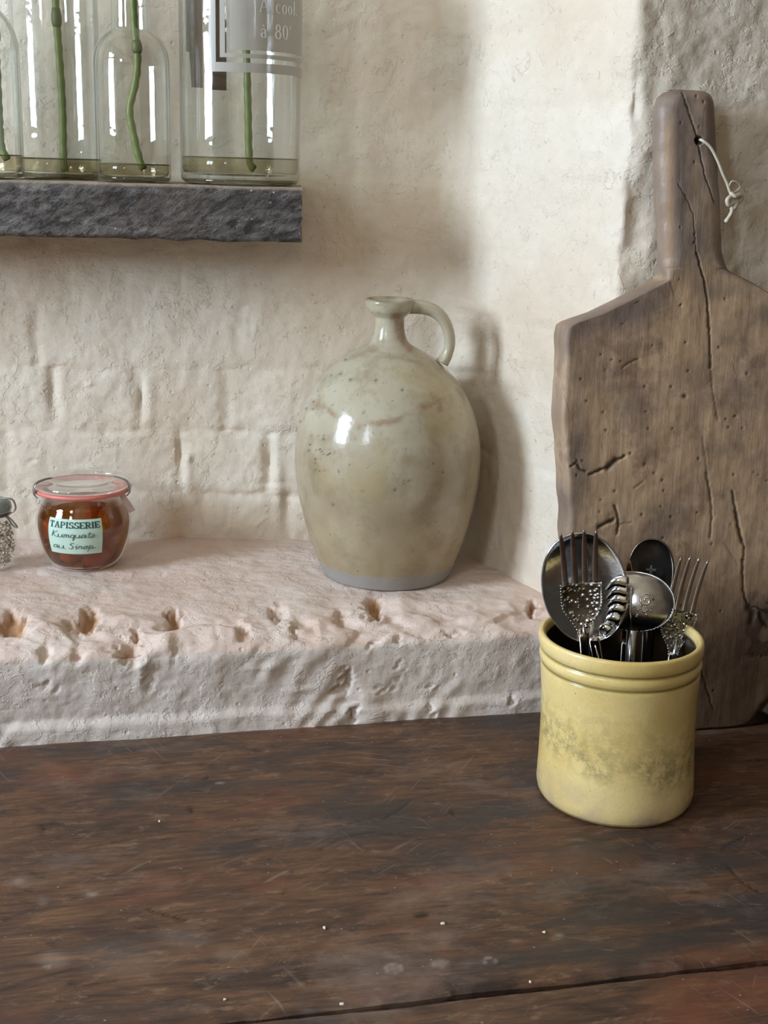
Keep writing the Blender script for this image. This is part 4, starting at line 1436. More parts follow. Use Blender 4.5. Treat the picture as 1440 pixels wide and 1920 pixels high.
n = 18
V, Fc = [], []
for lf in (0, 0.0004):
    for i in range(n + 1):
        for j in range(n + 1):
            u, v = i / n, j / n
            # rounded corners
            cu, cv = min(u, 1 - u), min(v, 1 - v)
            if cu < 0.06 and cv < 0.09:
                pass
            V.append(lab_pt(u, v, lf))
for k in range(2):
    for i in range(n):
        for j in range(n):
            a = k * (n + 1) ** 2 + i * (n + 1) + j
            f_ = [a, a + n + 1, a + n + 2, a + 1]
            Fc.append(f_ if k else f_[::-1])
PLB = mesh_obj('paper_label', V, Fc, M_PAPER, JA)
tag(PLB, 'mint paper label printed and handwritten')
PLB.data.name = 'paper_label'
st = []
u = 0.035
sx = 0.93 / (sum(SER[c][0] for c in ['T', 'Am', 'P', 'I', 'S', 'S', 'E', 'R', 'I', 'E']))
for c in ['T', 'Am', 'P', 'I', 'S', 'S', 'E', 'R', 'I', 'E']:
    adv, s__ = SER[c]
    for s_ in s__:
        st.append([(u + x * sx, 0.765 + y * 0.17, w_ * sx) for x, y, w_ in s_])
    u += adv * sx
strokes_mesh('printed_word', st, lambda u, v, lf: lab_pt(u, v, 0.0006 + lf), M_INK, PLB)
HW = {
    'K': [[(0, 0), (0.08, 1)], [(.5, .95), (.1, .45), (.5, 0), (.65, .1)]], 'u': [[(0, .5), (0, .1), (.15, 0), (.35, .15), (.38, .5)], [(.38, .5), (.4, .1), (.5, .02), (.6, .1)]],
    'm': [[(0, .5), (.02, 0)], [(.02, .3), (.15, .5), (.22, .4), (.22, 0)], [(.22, .3), (.36, .5), (.44, .4), (.46, .05), (.56, .05)]],
    'q': [[(.34, .42), (.15, .52), (0, .25), (.12, .02), (.3, .1), (.36, .5), (.32, -.45), (.42, -.1)]],
    'a': [[(.34, .42), (.15, .52), (0, .25), (.12, .02), (.3, .15), (.36, .5), (.38, .08), (.5, .05)]], 't': [[(.2, .9), (.14, .1), (.25, 0), (.36, .1)], [(0, .6), (.36, .66)]],
    's': [[(0, .05), (.2, .5), (.3, .2), (.15, 0), (0, .05)]], 'i': [[(0, .4), (.08, .5), (.08, .08), (.2, .04)], [(.09, .72), (.1, .78)]],
    'r': [[(0, .1), (.08, .52), (.14, .42), (.28, .46), (.28, .08), (.4, .05)]], 'o': [[(.2, .5), (0, .25), (.15, 0), (.32, .25), (.2, .5), (.4, .4)]],
    'p': [[(.05, .5), (0, -.45)], [(.03, .3), (.2, .52), (.34, .28), (.2, .02), (.04, .1)], [(.3, .05), (.6, .12)]], 'S': [[(.35, .85), (.15, .95), (.05, .7), (.3, .4), (.2, .02), (-.05, .1)]], ' ': [],
}
HA = {'K': .68, 'u': .58, 'm': .62, 'q': .46, 'a': .52, 't': .40, 's': .36, 'i': .24, 'r': .44, 'o': .44, 'p': .62, 'S': .50, ' ': .35}
st = []
for word, u, v0, hs, ws in (('Kumquats', 0.08, 0.50, 0.18, 0.185), ('au Sirop', 0.08, 0.16, 0.19, 0.215)):
    for c in word:
        for s_ in HW[c]:
            ps = spline([(x, y, 0) for x, y in s_], 3 * len(s_)) if len(s_) > 2 else np.array([(x, y, 0) for x, y in s_], float)
            st.append([(u + (x + 0.15 * y) * ws, v0 + y * hs, 0.011) for x, y, _ in ps])
        u += HA[c] * ws
strokes_mesh('handwriting', st, lambda u, v, lf: lab_pt(u, v, 0.0006 + lf), M_PEN, PLB)
# fruit in the syrup


def blob(name, c, r3, rot, mat, seg=24):
    bm = bmesh.new()
    bmesh.ops.create_uvsphere(bm, u_segments=seg, v_segments=seg // 2, radius=1)
    for v in bm.verts:
        v.co = Vector((v.co.x * r3[0], v.co.y * r3[1], v.co.z * r3[2])) * (1 + 0.02 * math.sin(5 * v.co.x + 3 * v.co.z))
    me = bpy.data.meshes.new(name)
    bm.to_mesh(me)
    bm.free()
    me.polygons.foreach_set('use_smooth', [True] * len(me.polygons))
    me.materials.append(mat)
    o = bpy.data.objects.new(name, me)
    o.location = c
    o.rotation_euler = rot
    return link(o)


for ang, rad, z, r_, e, m_, lb in [(-0.62, 38, 34, 23, 1.10, M_FRUIT2, 'small olive-amber fruit low on the left in the preserve jar'), (0.62, 40, 33, 30, 1.22, M_FRUIT, 'largest orange fruit low on the right in the preserve jar'),
                                   (-0.05, 48, 56, 25, 1.15, M_FRUIT2, 'amber fruit in the middle of the jar just under the paper label'), (-1.35, 52, 72, 24, 1.2, M_FRUIT, 'amber fruit against the left side of the preserve jar'),
                                   (1.25, 50, 84, 24, 1.25, M_FRUIT2, 'amber fruit against the upper right side of the preserve jar'), (3.1, 40, 40, 28, 1.1, M_FRUIT, 'amber fruit at the back of the preserve jar'),
                                   (2.6, 42, 90, 24, 1.1, M_FRUIT, 'upper amber fruit at the back of the preserve jar')]:
    c = jar_cyl(ang, rad * g_, z * g_) + GP
    tag(blob('fruit', c, (r_ * g_ * 0.95, r_ * g_ * 0.95, r_ * g_ * e), (0.6 * math.sin(ang * 3), 0.5, ang), m_), lb, 'fruit', 'amber fruit in the preserve jar')

# ------------------------------------------------------------------ small herb jar at the left edge
HP_ = onz(-13, 1066, ZL)
HP_[2] = ledge_z(HP_[0], HP_[1]) + 0.0005
HG = pj(HP_)[2] / F
HJ = empty('herb_jar', HP_)
tag(HJ, 'small round glass jar of dried herbs with wire clamp cut off at left', 'jar')
hz = lambda y: onplane(-13, y, HP_, jn)[2] - HP_[2]
hp_ = [(26, 1066), (36, 1058), (45, 1038), (49, 1015), (45, 990), (36, 974), (30, 966), (31, 960)]
ho = [(h_ * HG, max(0, hz(y))) for h_, y in hp_]
ho[0] = (26 * HG, 0.0)
hof = smooth_prof(ho, 40)
hin = [(r - 0.0018, max(z, 0.003)) for r, z in hof if z > 0.0025][::-1]
lathe('glass_body', [(0, 0.001)] + hof + hin + [(0, 0.003)], M_GLASS_B, HJ, 56)
z9 = hz(962)
lathe('glass_lid', [(0, z9 + 0.001), (30 * HG, z9 + 0.001), (38 * HG, z9 + 0.002), (40 * HG, z9 + 0.006), (38 * HG, z9 + 0.011), (30 * HG, z9 + 0.014), (20 * HG, z9 + 0.0155), (0, z9 + 0.016)], simple('milky_lid_glass', srgb(150, 162, 156), 0.15), HJ, 56)
lathe('seal', [(28 * HG, z9 - 0.0012), (37 * HG, z9 - 0.0012), (37 * HG, z9 + 0.0012), (28 * HG, z9 + 0.0012), (28 * HG, z9 - 0.0012)], simple('grey_seal', srgb(120, 112, 104), 0.6), HJ, 56)
pts = [onplane(x, y, HP_ - jn * 0.006, jn) - HP_ for x, y in [(4, 935), (22, 936), (29, 948), (27, 958), (14, 966), (22, 975), (33, 989), (24, 985), (10, 968), (-10, 966)]]
tube('wire_clamp', spline(pts, 40), 0.0009, M_STEEL, HJ, 8)
# dried leaves: one pile nobody could count
V, Fc, Vb, Fb = [], [], [], []
rs = random.Random(11)
hprof = np.array(hof)
for i in range(900):
    z = rs.uniform(0.004, hz(982))
    rm = float(np.interp(z, hprof[:, 1], hprof[:, 0])) - 0.0042
    rr_ = rm * math.sqrt(rs.uniform(0.35, 1))
    a = rs.uniform(0, 6.283)
    c = np.array([rr_ * math.cos(a), rr_ * math.sin(a), z])
    ax = np.array([rs.gauss(0, 1) for _ in range(3)])
    ax /= np.linalg.norm(ax)
    b = np.cross(ax, [rs.gauss(0, 1) for _ in range(3)])
    b /= np.linalg.norm(b)
    cc_ = np.cross(ax, b)
    tV, tF = (V, Fc) if i % 3 else (Vb, Fb)
    n0 = len(tV)
    l, w_ = 0.0019, 0.0009
    for p_ in (ax * l, b * w_ + cc_ * 0.0003, -ax * l, -b * w_ + cc_ * 0.0003, cc_ * 0.0009):
        tV.append(c + p_)
    tF += [[n0, n0 + 1, n0 + 4], [n0 + 1, n0 + 2, n0 + 4], [n0 + 2, n0 + 3, n0 + 4], [n0 + 3, n0, n0 + 4], [n0, n0 + 3, n0 + 2, n0 + 1]]
tag(mesh_obj('dried_herbs', V, Fc, M_HERB, HJ, smooth=False), kind='stuff')
tag(mesh_obj('pale_dried_herbs', Vb, Fb, M_HERB2, HJ, smooth=False), kind='stuff')

# ------------------------------------------------------------------ yellow crock
KP = onz(1151, 1486, 0)
KP[2] = 0.0015
KR = empty('yellow_crock', KP)
tag(KR, 'yellow glazed stoneware crock with ringed rim holding silver cutlery on the table', 'crock')
KD = pj(KP)[2]


def kz(y):
    x = 1152 + (1486 - y) * 0.043
    return onplane(x, y, KP, jn)[2] - KP[2]


def kr(h_, y):
    x = 1152 + (1486 - y) * 0.043
    return h_ * pj(onplane(x, y, KP, jn))[2] / F


zR = kz(1187)
kk_ = kr(1, 1187)
pk = [(kr(138, 1486), 0.0), (kr(143, 1480), 0.004), (kr(145.5, 1468), 0.010)]
kb = [(kr(145, 1450), kz(1450)), (kr(143.5, 1400), kz(1400)), (kr(143, 1350), kz(1350)), (kr(144, 1300), kz(1300)), (kr(147, 1262), kz(1262)), (kr(147.5, 1250), kz(1250))]
outk = pk + smooth_prof(kb, 30)
z2 = zR - 58 * kk_ * 1.02
z1 = zR - 31 * kk_ * 1.02
rim = [(149 * kk_, z2 - 0.001), (146.5 * kk_, z2 + 0.0008), (149.5 * kk_, z2 + 0.0030), (151.5 * kk_, (z1 + z2) / 2), (150.5 * kk_, z1 - 0.0026), (147.5 * kk_, z1), (151 * kk_, z1 + 0.0022),
       (153.5 * kk_, z1 + 0.006), (153.5 * kk_, zR - 0.003), (152 * kk_, zR - 0.0008), (149 * kk_, zR), (145 * kk_, zR), (141 * kk_, zR - 0.0015), (139 * kk_, zR - 0.005)]
outk = [p for p in outk if p[1] < z2 - 0.002] + [tuple(p) for p in spline([(r, z, 0) for r, z in rim], 60)[:, :2]]
ink = [(138 * kk_, zR - 0.0075), (137 * kk_, zR - 0.012), (136 * kk_, zR - 0.03), (135 * kk_, 0.02), (128 * kk_, 0.009), (0, 0.008)]


def crock_attr(V):
    r = np.hypot(V[:, 0] + 0.034 * V[:, 2] * r0[0], V[:, 1] + 0.034 * V[:, 2] * r0[1])
    g = np.maximum(np.exp(-((V[:, 2] - z2 - 0.0006) / 0.0012) ** 2), 0.9 * np.exp(-((V[:, 2] - z1) / 0.0013) ** 2))
    g = g * (r > 140 * kk_)
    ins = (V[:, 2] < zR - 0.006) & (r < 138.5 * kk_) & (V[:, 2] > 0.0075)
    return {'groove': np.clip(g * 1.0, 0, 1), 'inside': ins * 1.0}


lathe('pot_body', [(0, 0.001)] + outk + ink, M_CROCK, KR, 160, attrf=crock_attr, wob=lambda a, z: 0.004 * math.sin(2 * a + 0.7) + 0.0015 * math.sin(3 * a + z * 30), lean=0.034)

# ------------------------------------------------------------------ cutlery
Dc = pj(KP + np.array([0, 0, zR]))[2]
Db = pj(KP + np.array([0, 0, 0.012]))[2]


def frame(tip, bot, twist=0.0):
    """matrix with z from bottom to tip, -y towards the viewer, origin at the bottom"""
    z = Vector(tip) - Vector(bot)
    L = z.length
    z.normalize()
    toward = Vector(CC) - Vector(tip)
    y = -(toward - z * toward.dot(z)).normalized()
    x = y.cross(z)
    R3_ = Matrix((x, y, z)).transposed()
    R3_ = R3_ @ Matrix.Rotation(twist, 3, 'Z')
    M = R3_.to_4x4()
    M.translation = Vector(bot)
    return M, L


def sheet(name, rows, mat, parent, th=0.0012, nu=17, sides=None):
    """rows: (z, halfwidth, centre_x, y_centre, y_edge) lofted thin sheet with thickness"""
    A, B = [], []
    n = len(rows)
    V = []
    for (z, hw, cx, yc, ye) in rows:
        for j in range(nu):
            u = -1 + 2 * j / (nu - 1)
            V.append((cx + hw * u, yc + (ye - yc) * u * u - th / 2, z))
    for (z, hw, cx, yc, ye) in rows:
        for j in range(nu):
            u = -1 + 2 * j / (nu - 1)
            e = 1 - abs(u) ** 6
            V.append((cx + hw * u, yc + (ye - yc) * u * u + th * (e - 0.5), z))
    Fc = []
    o = n * nu
    for i in range(n - 1):
        for j in range(nu - 1):
            a = i * nu + j
            Fc.append([a, a + 1, a + nu + 1, a + nu])
            Fc.append([o + a, o + a + nu, o + a + nu + 1, o + a + 1])
        a = i * nu
        Fc.append([a, a + nu, o + a + nu, o + a])
        a = i * nu + nu - 1
        Fc.append([a, o + a, o + a + nu, a + nu])
    for i in (0, n - 1):
        for j in range(nu - 1):
            a = i * nu + j
            f_ = [a, o + a, o + a + 1, a + 1]
            Fc.append(f_ if i == 0 else f_[::-1])
    return mesh_obj(name, V, Fc, mat, parent)


def handle_rows(z0, z1, ws, y=0.0, cx=0.0, n=40):
    rows = []
    zs = np.linspace(z0, z1, n)
    kz_ = np.linspace(0, 1, len(ws))
    for i, z in enumerate(zs):
        t = i / (n - 1)
        rows.append((z, float(np.interp(t, kz_, ws)), cx, y - 0.0012 + 0.0, y + 0.0004))
    return rows


def beads(name, pts, r, mat, parent):
    V, Fc = [], []
    bm = bmesh.new()
    for p in pts:
        bmesh.ops.create_icosphere(bm, subdivisions=1, radius=r * random.uniform(0.8, 1.15), matrix=Matrix.Translation(Vector(p)))
    me = bpy.data.meshes.new(name)
    bm.to_mesh(me)
    bm.free()
    me.polygons.foreach_set('use_smooth', [True] * len(me.polygons))
    me.materials.append(mat)
    return tag(link(bpy.data.objects.new(name, me), parent), kind='stuff')


def bowl_rows(z0, z1, W, depth, y0=0.0, n=34, egg=0.0, neckw=0.0045):
    rows = []
    for i in range(n + 1):
        t = i / n
        # t 0 neck .. 1 tip
        th_ = math.pi * t
        z = z0 + (z1 - z0) * (1 - math.cos(th_)) / 2
        s = math.sin(th_)
        hw = W * s ** 0.9 * (1 + egg * math.cos(th_))
        if t < 0.12:
            hw = max(hw, neckw * (1 - t / 0.12) + hw * (t / 0.12))
        hw = max(hw, 0.0006)
        d = depth * s ** 1.1
        rows.append((z, hw, 0.0, y0 + d, y0))
    return rows


def fork(name, tip_px, bot_px, dt, db, label, W, head, tine_len, spread, mats, orn=True, twist=0.0, lean=0.0):
    tip = ondepth(*tip_px, Dc + dt)
    bot = ondepth(*bot_px, Db + db)
    M, L = frame(tip, bot, twist)
    o = empty(name)
    o.matrix_world = M
    tag(o, label, 'fork', 'silver cutlery in the yellow crock')
    hb = L - head
    tl = L - tine_len
    sheet('handle', handle_rows(0, hb + 0.002, [0.010, 0.011, 0.009, 0.006, 0.0038, 0.0034, 0.0042]), mats[0], o, 0.0024, 9)
    rows = []
    for i in range(26):
        t = i / 25
        z = hb + (tl - hb) * t
        hw = 0.0042 + (W - 0.0042) * sstep(0, 0.62, t)
        yc = 0.0045 * math.sin(math.pi * min(1, t * 0.9)) * 1.0
        rows.append((z, hw, 0, yc + 0.0012 * t, yc - 0.0028 * t))
    sheet('head', rows, mats[1] if orn else mats[0], o, 0.0016, 19)
    gap = W * 2 / 4
    for k in range(4):
        x0 = -W + gap * (k + 0.5)
        pts, rr = [], []
        for i in range(14):
            t = i / 13
            z = tl - 0.004 + (L - tl + 0.004 - (0.0 if k in (1, 2) else 0.0015)) * t
            xx = x0 * (1 + spread * t * t)
            yy = 0.0042 * (1 - t) ** 0.8 * 1.0 - 0.0055 * t * t + 0.0004
            pts.append((xx, yy - 0.0016 * (abs(x0) / W) * (1 - t), z))
            rr.append((gap * 0.37) * (1 - 0.45 * t) * (1 if i < 12 else (0.75 if i == 12 else 0.35)))
        tube('tine', pts, rr, mats[0], o, 10, flat=((0, 1, 0), 0.42))
    if orn:
        P = []
        for i in range(18):
            t = i / 17
            hw = 0.0042 + (W - 0.0042) * float(sstep(0, 0.62, np.array(t)))
            z = hb + (tl - hb) * t
            for sgn in (-1, 1):
                P.append((sgn * hw, -0.0008 + 0.003 * math.sin(math.pi * t), z))
        for r_ in range(16):
            t = random.random()
            hw = 0.0042 + (W - 0.0042) * float(sstep(0, 0.62, np.array(t)))
            P.append((random.uniform(-0.7, 0.7) * hw, 0.002, hb + (tl - hb) * t))
        beads('beading', P, 0.00075, mats[2], o)
        tube('stem_ridge', [(0, -0.0022, hb - 0.03), (0, -0.0024, hb), (0, -0.0005, hb + 0.012)], [0.0015, 0.0018, 0.0008], mats[0], o, 8)
    return o


mm = (M_SILVER, M_SILVER_ORN, M_SILVER)
mdark = (M_SILVER_DARK, M_SILVER_ORN, M_SILVER_DARK)
# front fork
fork('serving_fork', (1083, 991), (1112, 1474), -0.034, -0.014, 'large ornate fork in front of the oval serving spoon, tines rising highest', 0.0158, 0.088, 0.045, 0.16, (mat_silver('warm_silver', srgb(170, 160, 150), 0.2, 0.7), M_SILVER_ORN, M_SILVER), twist=0.1)
# right fork
fork('table_fork', (1299, 1041), (1212, 1474), 0.004, 0.010, 'bright fork with beaded head leaning to the right side of the crock', 0.0142, 0.084, 0.048, 0.10, mm, twist=0.45)


def spoon(name, tip_px, bot_px, dt, db, label, W, blen, depth, mat, egg=-0.12, twist=0.0, cat='spoon', hw=None, shell=False, flute=False, flip=False, beading=None):
    tip = ondepth(*tip_px, Dc + dt)
    bot = ondepth(*bot_px, Db + db)
    M, L = frame(tip, bot, twist)
    o = empty(name)
    o.matrix_world = M
    tag(o, label, cat, 'silver cutlery in the yellow crock')
    zb_ = L - blen
    rows = bowl_rows(zb_, L, W, depth, 0.0, egg=egg)
    if flip:
        rows = [(z, h_, c, -yc, ye) for z, h_, c, yc, ye in rows]
    sheet('bowl', rows, mat, o, 0.0012, 25)
    # raised rim round the bowl
    rp = []
    for side in (1, -1):
        seq = rows if side == 1 else rows[::-1]
        for z, h_, c, yc, ye in seq:
            rp.append((side * h_, ye - 0.0003, z))
    tube('rim', rp[2:-2], 0.0008, mat, o, 6)
    sheet('handle', handle_rows(0, zb_ + 0.004, hw or [0.009, 0.011, 0.008, 0.005, 0.0036, 0.0038, 0.0045]), mat, o, 0.0024, 9)
    tube('handle_ridge', [(0, -0.0022, 0.02), (0, -0.0024, zb_ - 0.02), (0, -0.0012, zb_ + 0.006)], [0.001, 0.0015, 0.0006], mat, o, 8)
    if shell:
        # scalloped shell lobes down one side of the bowl
        for i in range(6):
            z = zb_ + blen * (0.03 + 0.080 * i)
            t = (z - zb_) / blen
            hwid = W * math.sin(math.acos(max(-1, min(1, 1 - 2 * t)))) ** 0.9 * (1 + egg * (1 - 2 * t))
            pts = []
            for j in range(9):
                s_ = j / 8
                pts.append((hwid * (0.50 + 0.54 * s_), 0.0035 * (1 - s_) - 0.0016 * math.sin(math.pi * s_), z + 0.004 * s_ + 0.0045 * math.sin(math.pi * s_)))
            tube('shell_lobe', spline(pts, 14), [0.0016 + 0.0046 * (k / 13) for k in range(13)] + [0.0030], M_SILVER, o, 10, flat=((0, 1, 0), 0.5))
        cp = [(0.004 + 0.0055 * (1 - k / 26) * math.cos(k * 0.5) + 0.006, -0.0015 + 0.001 * k / 26, zb_ + 0.009 + 0.0055 * (1 - k / 26) * math.sin(k * 0.5)) for k in range(24)]
        tube('scroll', cp, 0.0010, M_SILVER, o, 8)
    if flute:
        sg_ = -1 if flip else 1

        def by(x, z):
            th_ = math.acos(max(-1, min(1, 1 - 2 * z / blen)))
            s9 = math.sin(th_)
            u9 = x / (W * s9 ** 0.9 + 1e-6)
            return sg_ * depth * s9 ** 1.1 * max(0, 1 - u9 * u9) - 0.0011
        P = []
        for k in range(30):
            a = math.pi * (1.05 + 0.9 * k / 29)
            P.append((W * 0.98 * math.cos(a), -0.0006, zb_ + blen * 0.5 + blen * 0.5 * math.sin(a)))
        for k in range(30):
            a, r_ = random.uniform(3.4, 6.0), random.uniform(0.1, 0.55)
            x, z = W * r_ * math.cos(a), blen * 0.5 * r_ * math.sin(a)
            P.append((x, by(x, blen * 0.5 + z), zb_ + blen * 0.5 + z))
        beads('beading', P, 0.0011, M_SILVER, o)
        tube('centre_rib', [(0, by(0, blen * t), zb_ + blen * t) for t in np.linspace(0.05, 0.75, 14)], 0.0011, M_SILVER, o, 8)
        for s_ in (-1, 1):
            cp = []
            for k in range(24):
                x9 = s_ * (0.012 + 0.006 * (1 - k / 26) * math.cos(k * 0.45))
                z9_ = blen * 0.55 + 0.006 * (1 - k / 26) * math.sin(k * 0.45)
                cp.append((x9, by(x9, z9_), zb_ + z9_))
            tube('scroll', cp, 0.0009, M_SILVER, o, 8)
    return o


spoon('serving_spoon', (1077, 1001), (1166, 1474), -0.008, 0.006, 'large oval serving spoon with scalloped shell edge behind the front fork', 0.0335, 0.092, 0.013, M_SILVER, shell=True, egg=0.0)
spoon('sifter_spoon', (1192, 1073), (1166, 1474), 0.020, -0.018, 'round embossed spoon with beaded edge in the middle of the crock', 0.0330, 0.048, 0.012, mat_silver('brushed_silver', srgb(196, 196, 198), 0.2, 0.6), egg=0.0, flute=True, twist=-0.2, flip=True)
spoon('dessert_spoon', (1224, 1011), (1196, 1474), 0.034, 0.030, 'dark tarnished spoon with small cross standing at the back of the crock', 0.0185, 0.066, 0.006, M_SILVER_DARK, flip=False)
tip = ondepth(1180, 1047, Dc + 0.026)
M_, L_ = frame(tip, ondepth(1168, 1474, Db + 0.048))
kn = empty('butter_knife')
kn.matrix_world = M_
tag(kn, 'thin brown tarnished knife point just left of the dark spoon', 'knife', 'silver cutlery in the yellow crock')
sheet('blade', [(L_ - 0.075 + 0.075 * t, 0.0052 * (1 - t ** 4) + 0.0006, 0.0, 0, 0) for t in np.linspace(0, 1, 16)], mat_silver('brown_tarnish', srgb(120, 96, 72), 0.3, 0.8), kn, 0.0011, 7)
sheet('handle', handle_rows(0, L_ - 0.072, [0.007, 0.008, 0.006, 0.0045]), M_SILVER_DARK, kn, 0.004, 9)
# small cross emblem on the dark spoon
ds = [o for o in COL.objects if o.name == 'dessert_spoon'][0]
dl = (Vector(ondepth(1224, 1011, Dc + 0.034)) - Vector(ondepth(1196, 1474, Db + 0.030))).length
cz = dl - 0.028
strokes_mesh('cross_emblem', [[(0, cz - 0.0045, 0.0014), (0, cz, 0.0022), (0, cz + 0.005, 0.0014)], [(-0.004, cz + 0.0015, 0.0014), (0, cz + 0.0015, 0.0022), (0.004, cz + 0.0015, 0.0014)],
                              [(-0.0015, cz - 0.007, 0.001), (0.0015, cz - 0.007, 0.001)]], lambda u, v, lf: (u, 0.0046 - lf, v), M_STEEL, ds, 0.0006)

# ------------------------------------------------------------------ chopping board leaning on the right wall
BT = 0.033
bp0 = onz(1330, 1367, 0.0012)
topz = onY(1300, 166, Yb - 0.01)[2]
# lean so that the back of the handle top touches the wall face
wall_y = Yb - 0.004
dy = (wall_y - BT) - bp0[1]
lean = math.atan2(dy, topz)
bn = np.array([0, -math.cos(lean), math.sin(lean)])       # front normal
bu = np.array([0, math.sin(lean), math.cos(lean)])        # up along the board


def bpt(x, y):
    P = onplane(x, y, bp0, bn) - bp0
    return P[0], P @ bu


Ledge_px = [(1072, 1372), (1068, 1240), (1067, 1100), (1067, 973), (1064, 919), (1060, 846), (1056, 791), (1057, 740), (1058, 700), (1059, 660), (1060, 630), (1064, 613), (1075, 606), (1122, 590), (1183, 560), (1232, 534), (1250, 525), (1252, 517), (1251, 500), (1247, 425), (1243, 380), (1241, 334), (1240, 250), (1241, 200), (1246, 180), (1258, 170), (1280, 166)]
Redge_px = [(1372, 420 * 0 + 1372), (1350, 181)]
LE_ = np.array([bpt(x, y) for x, y in Ledge_px])
LE_[0, 1] = 0
RE_px = [(1372, 505), (1366, 470), (1363, 410), (1359, 340), (1354, 273), (1352, 220), (1350, 190), (1346, 175), (1335, 167), (1300, 165)]
Rtop = np.array([bpt(x, y) for x, y in RE_px])
sh = [bpt(x, y) for x, y in [(1440, 546), (1420, 534), (1400, 523), (1378, 512)]]
cxb = bpt(1308, 520)[0]
wR = cxb + (cxb - LE_[5, 0])
Rlow = [(wR, 0), (wR + 0.002, 0.10), (wR, 0.2), (wR + 0.001, 0.30), (wR - 0.001, sh[0][1] - 0.032), (wR - 0.006, sh[0][1] - 0.022)]
RE_ = np.array(Rlow + sh + list(map(tuple, Rtop)))
vt = max(LE_[-1, 1], RE_[-1, 1])
LE_[-1, 1] = vt
RE_[-1, 1] = vt
vs = np.concatenate([np.arange(0, vt - 0.006, 0.0011), np.linspace(vt - 0.006, vt, 12)])


def bound(E, v):
    o_ = np.argsort(E[:, 1], kind='stable')
    return np.interp(v, E[o_, 1], E[o_, 0])


Lb, Rb = bound(LE_, vs), bound(RE_, vs)
Lb += 0.0009 * vnoise(vs * 60, vs * 0, 5) + 0.0012 * vnoise(vs * 22, vs * 0, 8) * (vs < 0.38)
Rb += 0.0009 * vnoise(vs * 60, vs * 0, 6)
nF = 200
ncs = 9
U, Vv, Dd, FR = [], [], [], []
rows = []
rr_ = 0.0045
for i, v in enumerate(vs):
    l, r = Lb[i], Rb[i]
    hand = float(sstep(sh[-1][1] - 0.004, sh[-1][1] + 0.012, v))
    rc = rr_ + 0.0105 * hand                    # handle is well rounded
    endr = 0.0
    row = []
    for j in range(nF + 1):                     # front, left to right
        t = j / nF
        tt_ = 0.5 - 0.5 * math.cos(math.pi * t) if hand > 0.5 else t
        u_ = l + (r - l) * tt_
        e = min(u_ - l, r - u_)
        d = rc - math.sqrt(max(0, rc * rc - max(0, rc - e) ** 2)) if e < rc else 0.0
        row.append((u_, v, -d, 1.0))
    for j in range(1, 10):                      # right side to back
        row.append((r, v, -rc - (BT - 2 * rc) * j / 10, 0.0))
    row.append((r - rc * 0.3, v, -BT + rc * 0.3, 0.0))
    for j in range(0, 13):
        row.append((r - rc - (r - l - 2 * rc) * j / 12, v, -BT, 0.0))
    row.append((l + rc * 0.3, v, -BT + rc * 0.3, 0.0))
    for j in range(9, 0, -1):
        row.append((l, v, -rc - (BT - 2 * rc) * j / 10, 0.0))
    rows.append(row)
A = np.array(rows)
Ug, Vg, Dg, Fg = A[..., 0], A[..., 1], A[..., 2], A[..., 3]
uu0 = bpt(1390, 1360)[0]
Vg = Vg + np.clip(1 - Vg / 0.04, 0, 1) * (0.0012 + 0.0014 * fbm(Ug * 40, Dg * 30, 331, 3) + 0.013 * sstep(uu0, uu0 + 0.022, Ug + 0.004 * vnoise(Ug * 90, Dg * 60, 333)) * sstep(-0.5, 0.2, vnoise(Ug * 35, Dg * 8, 335))).clip(0)
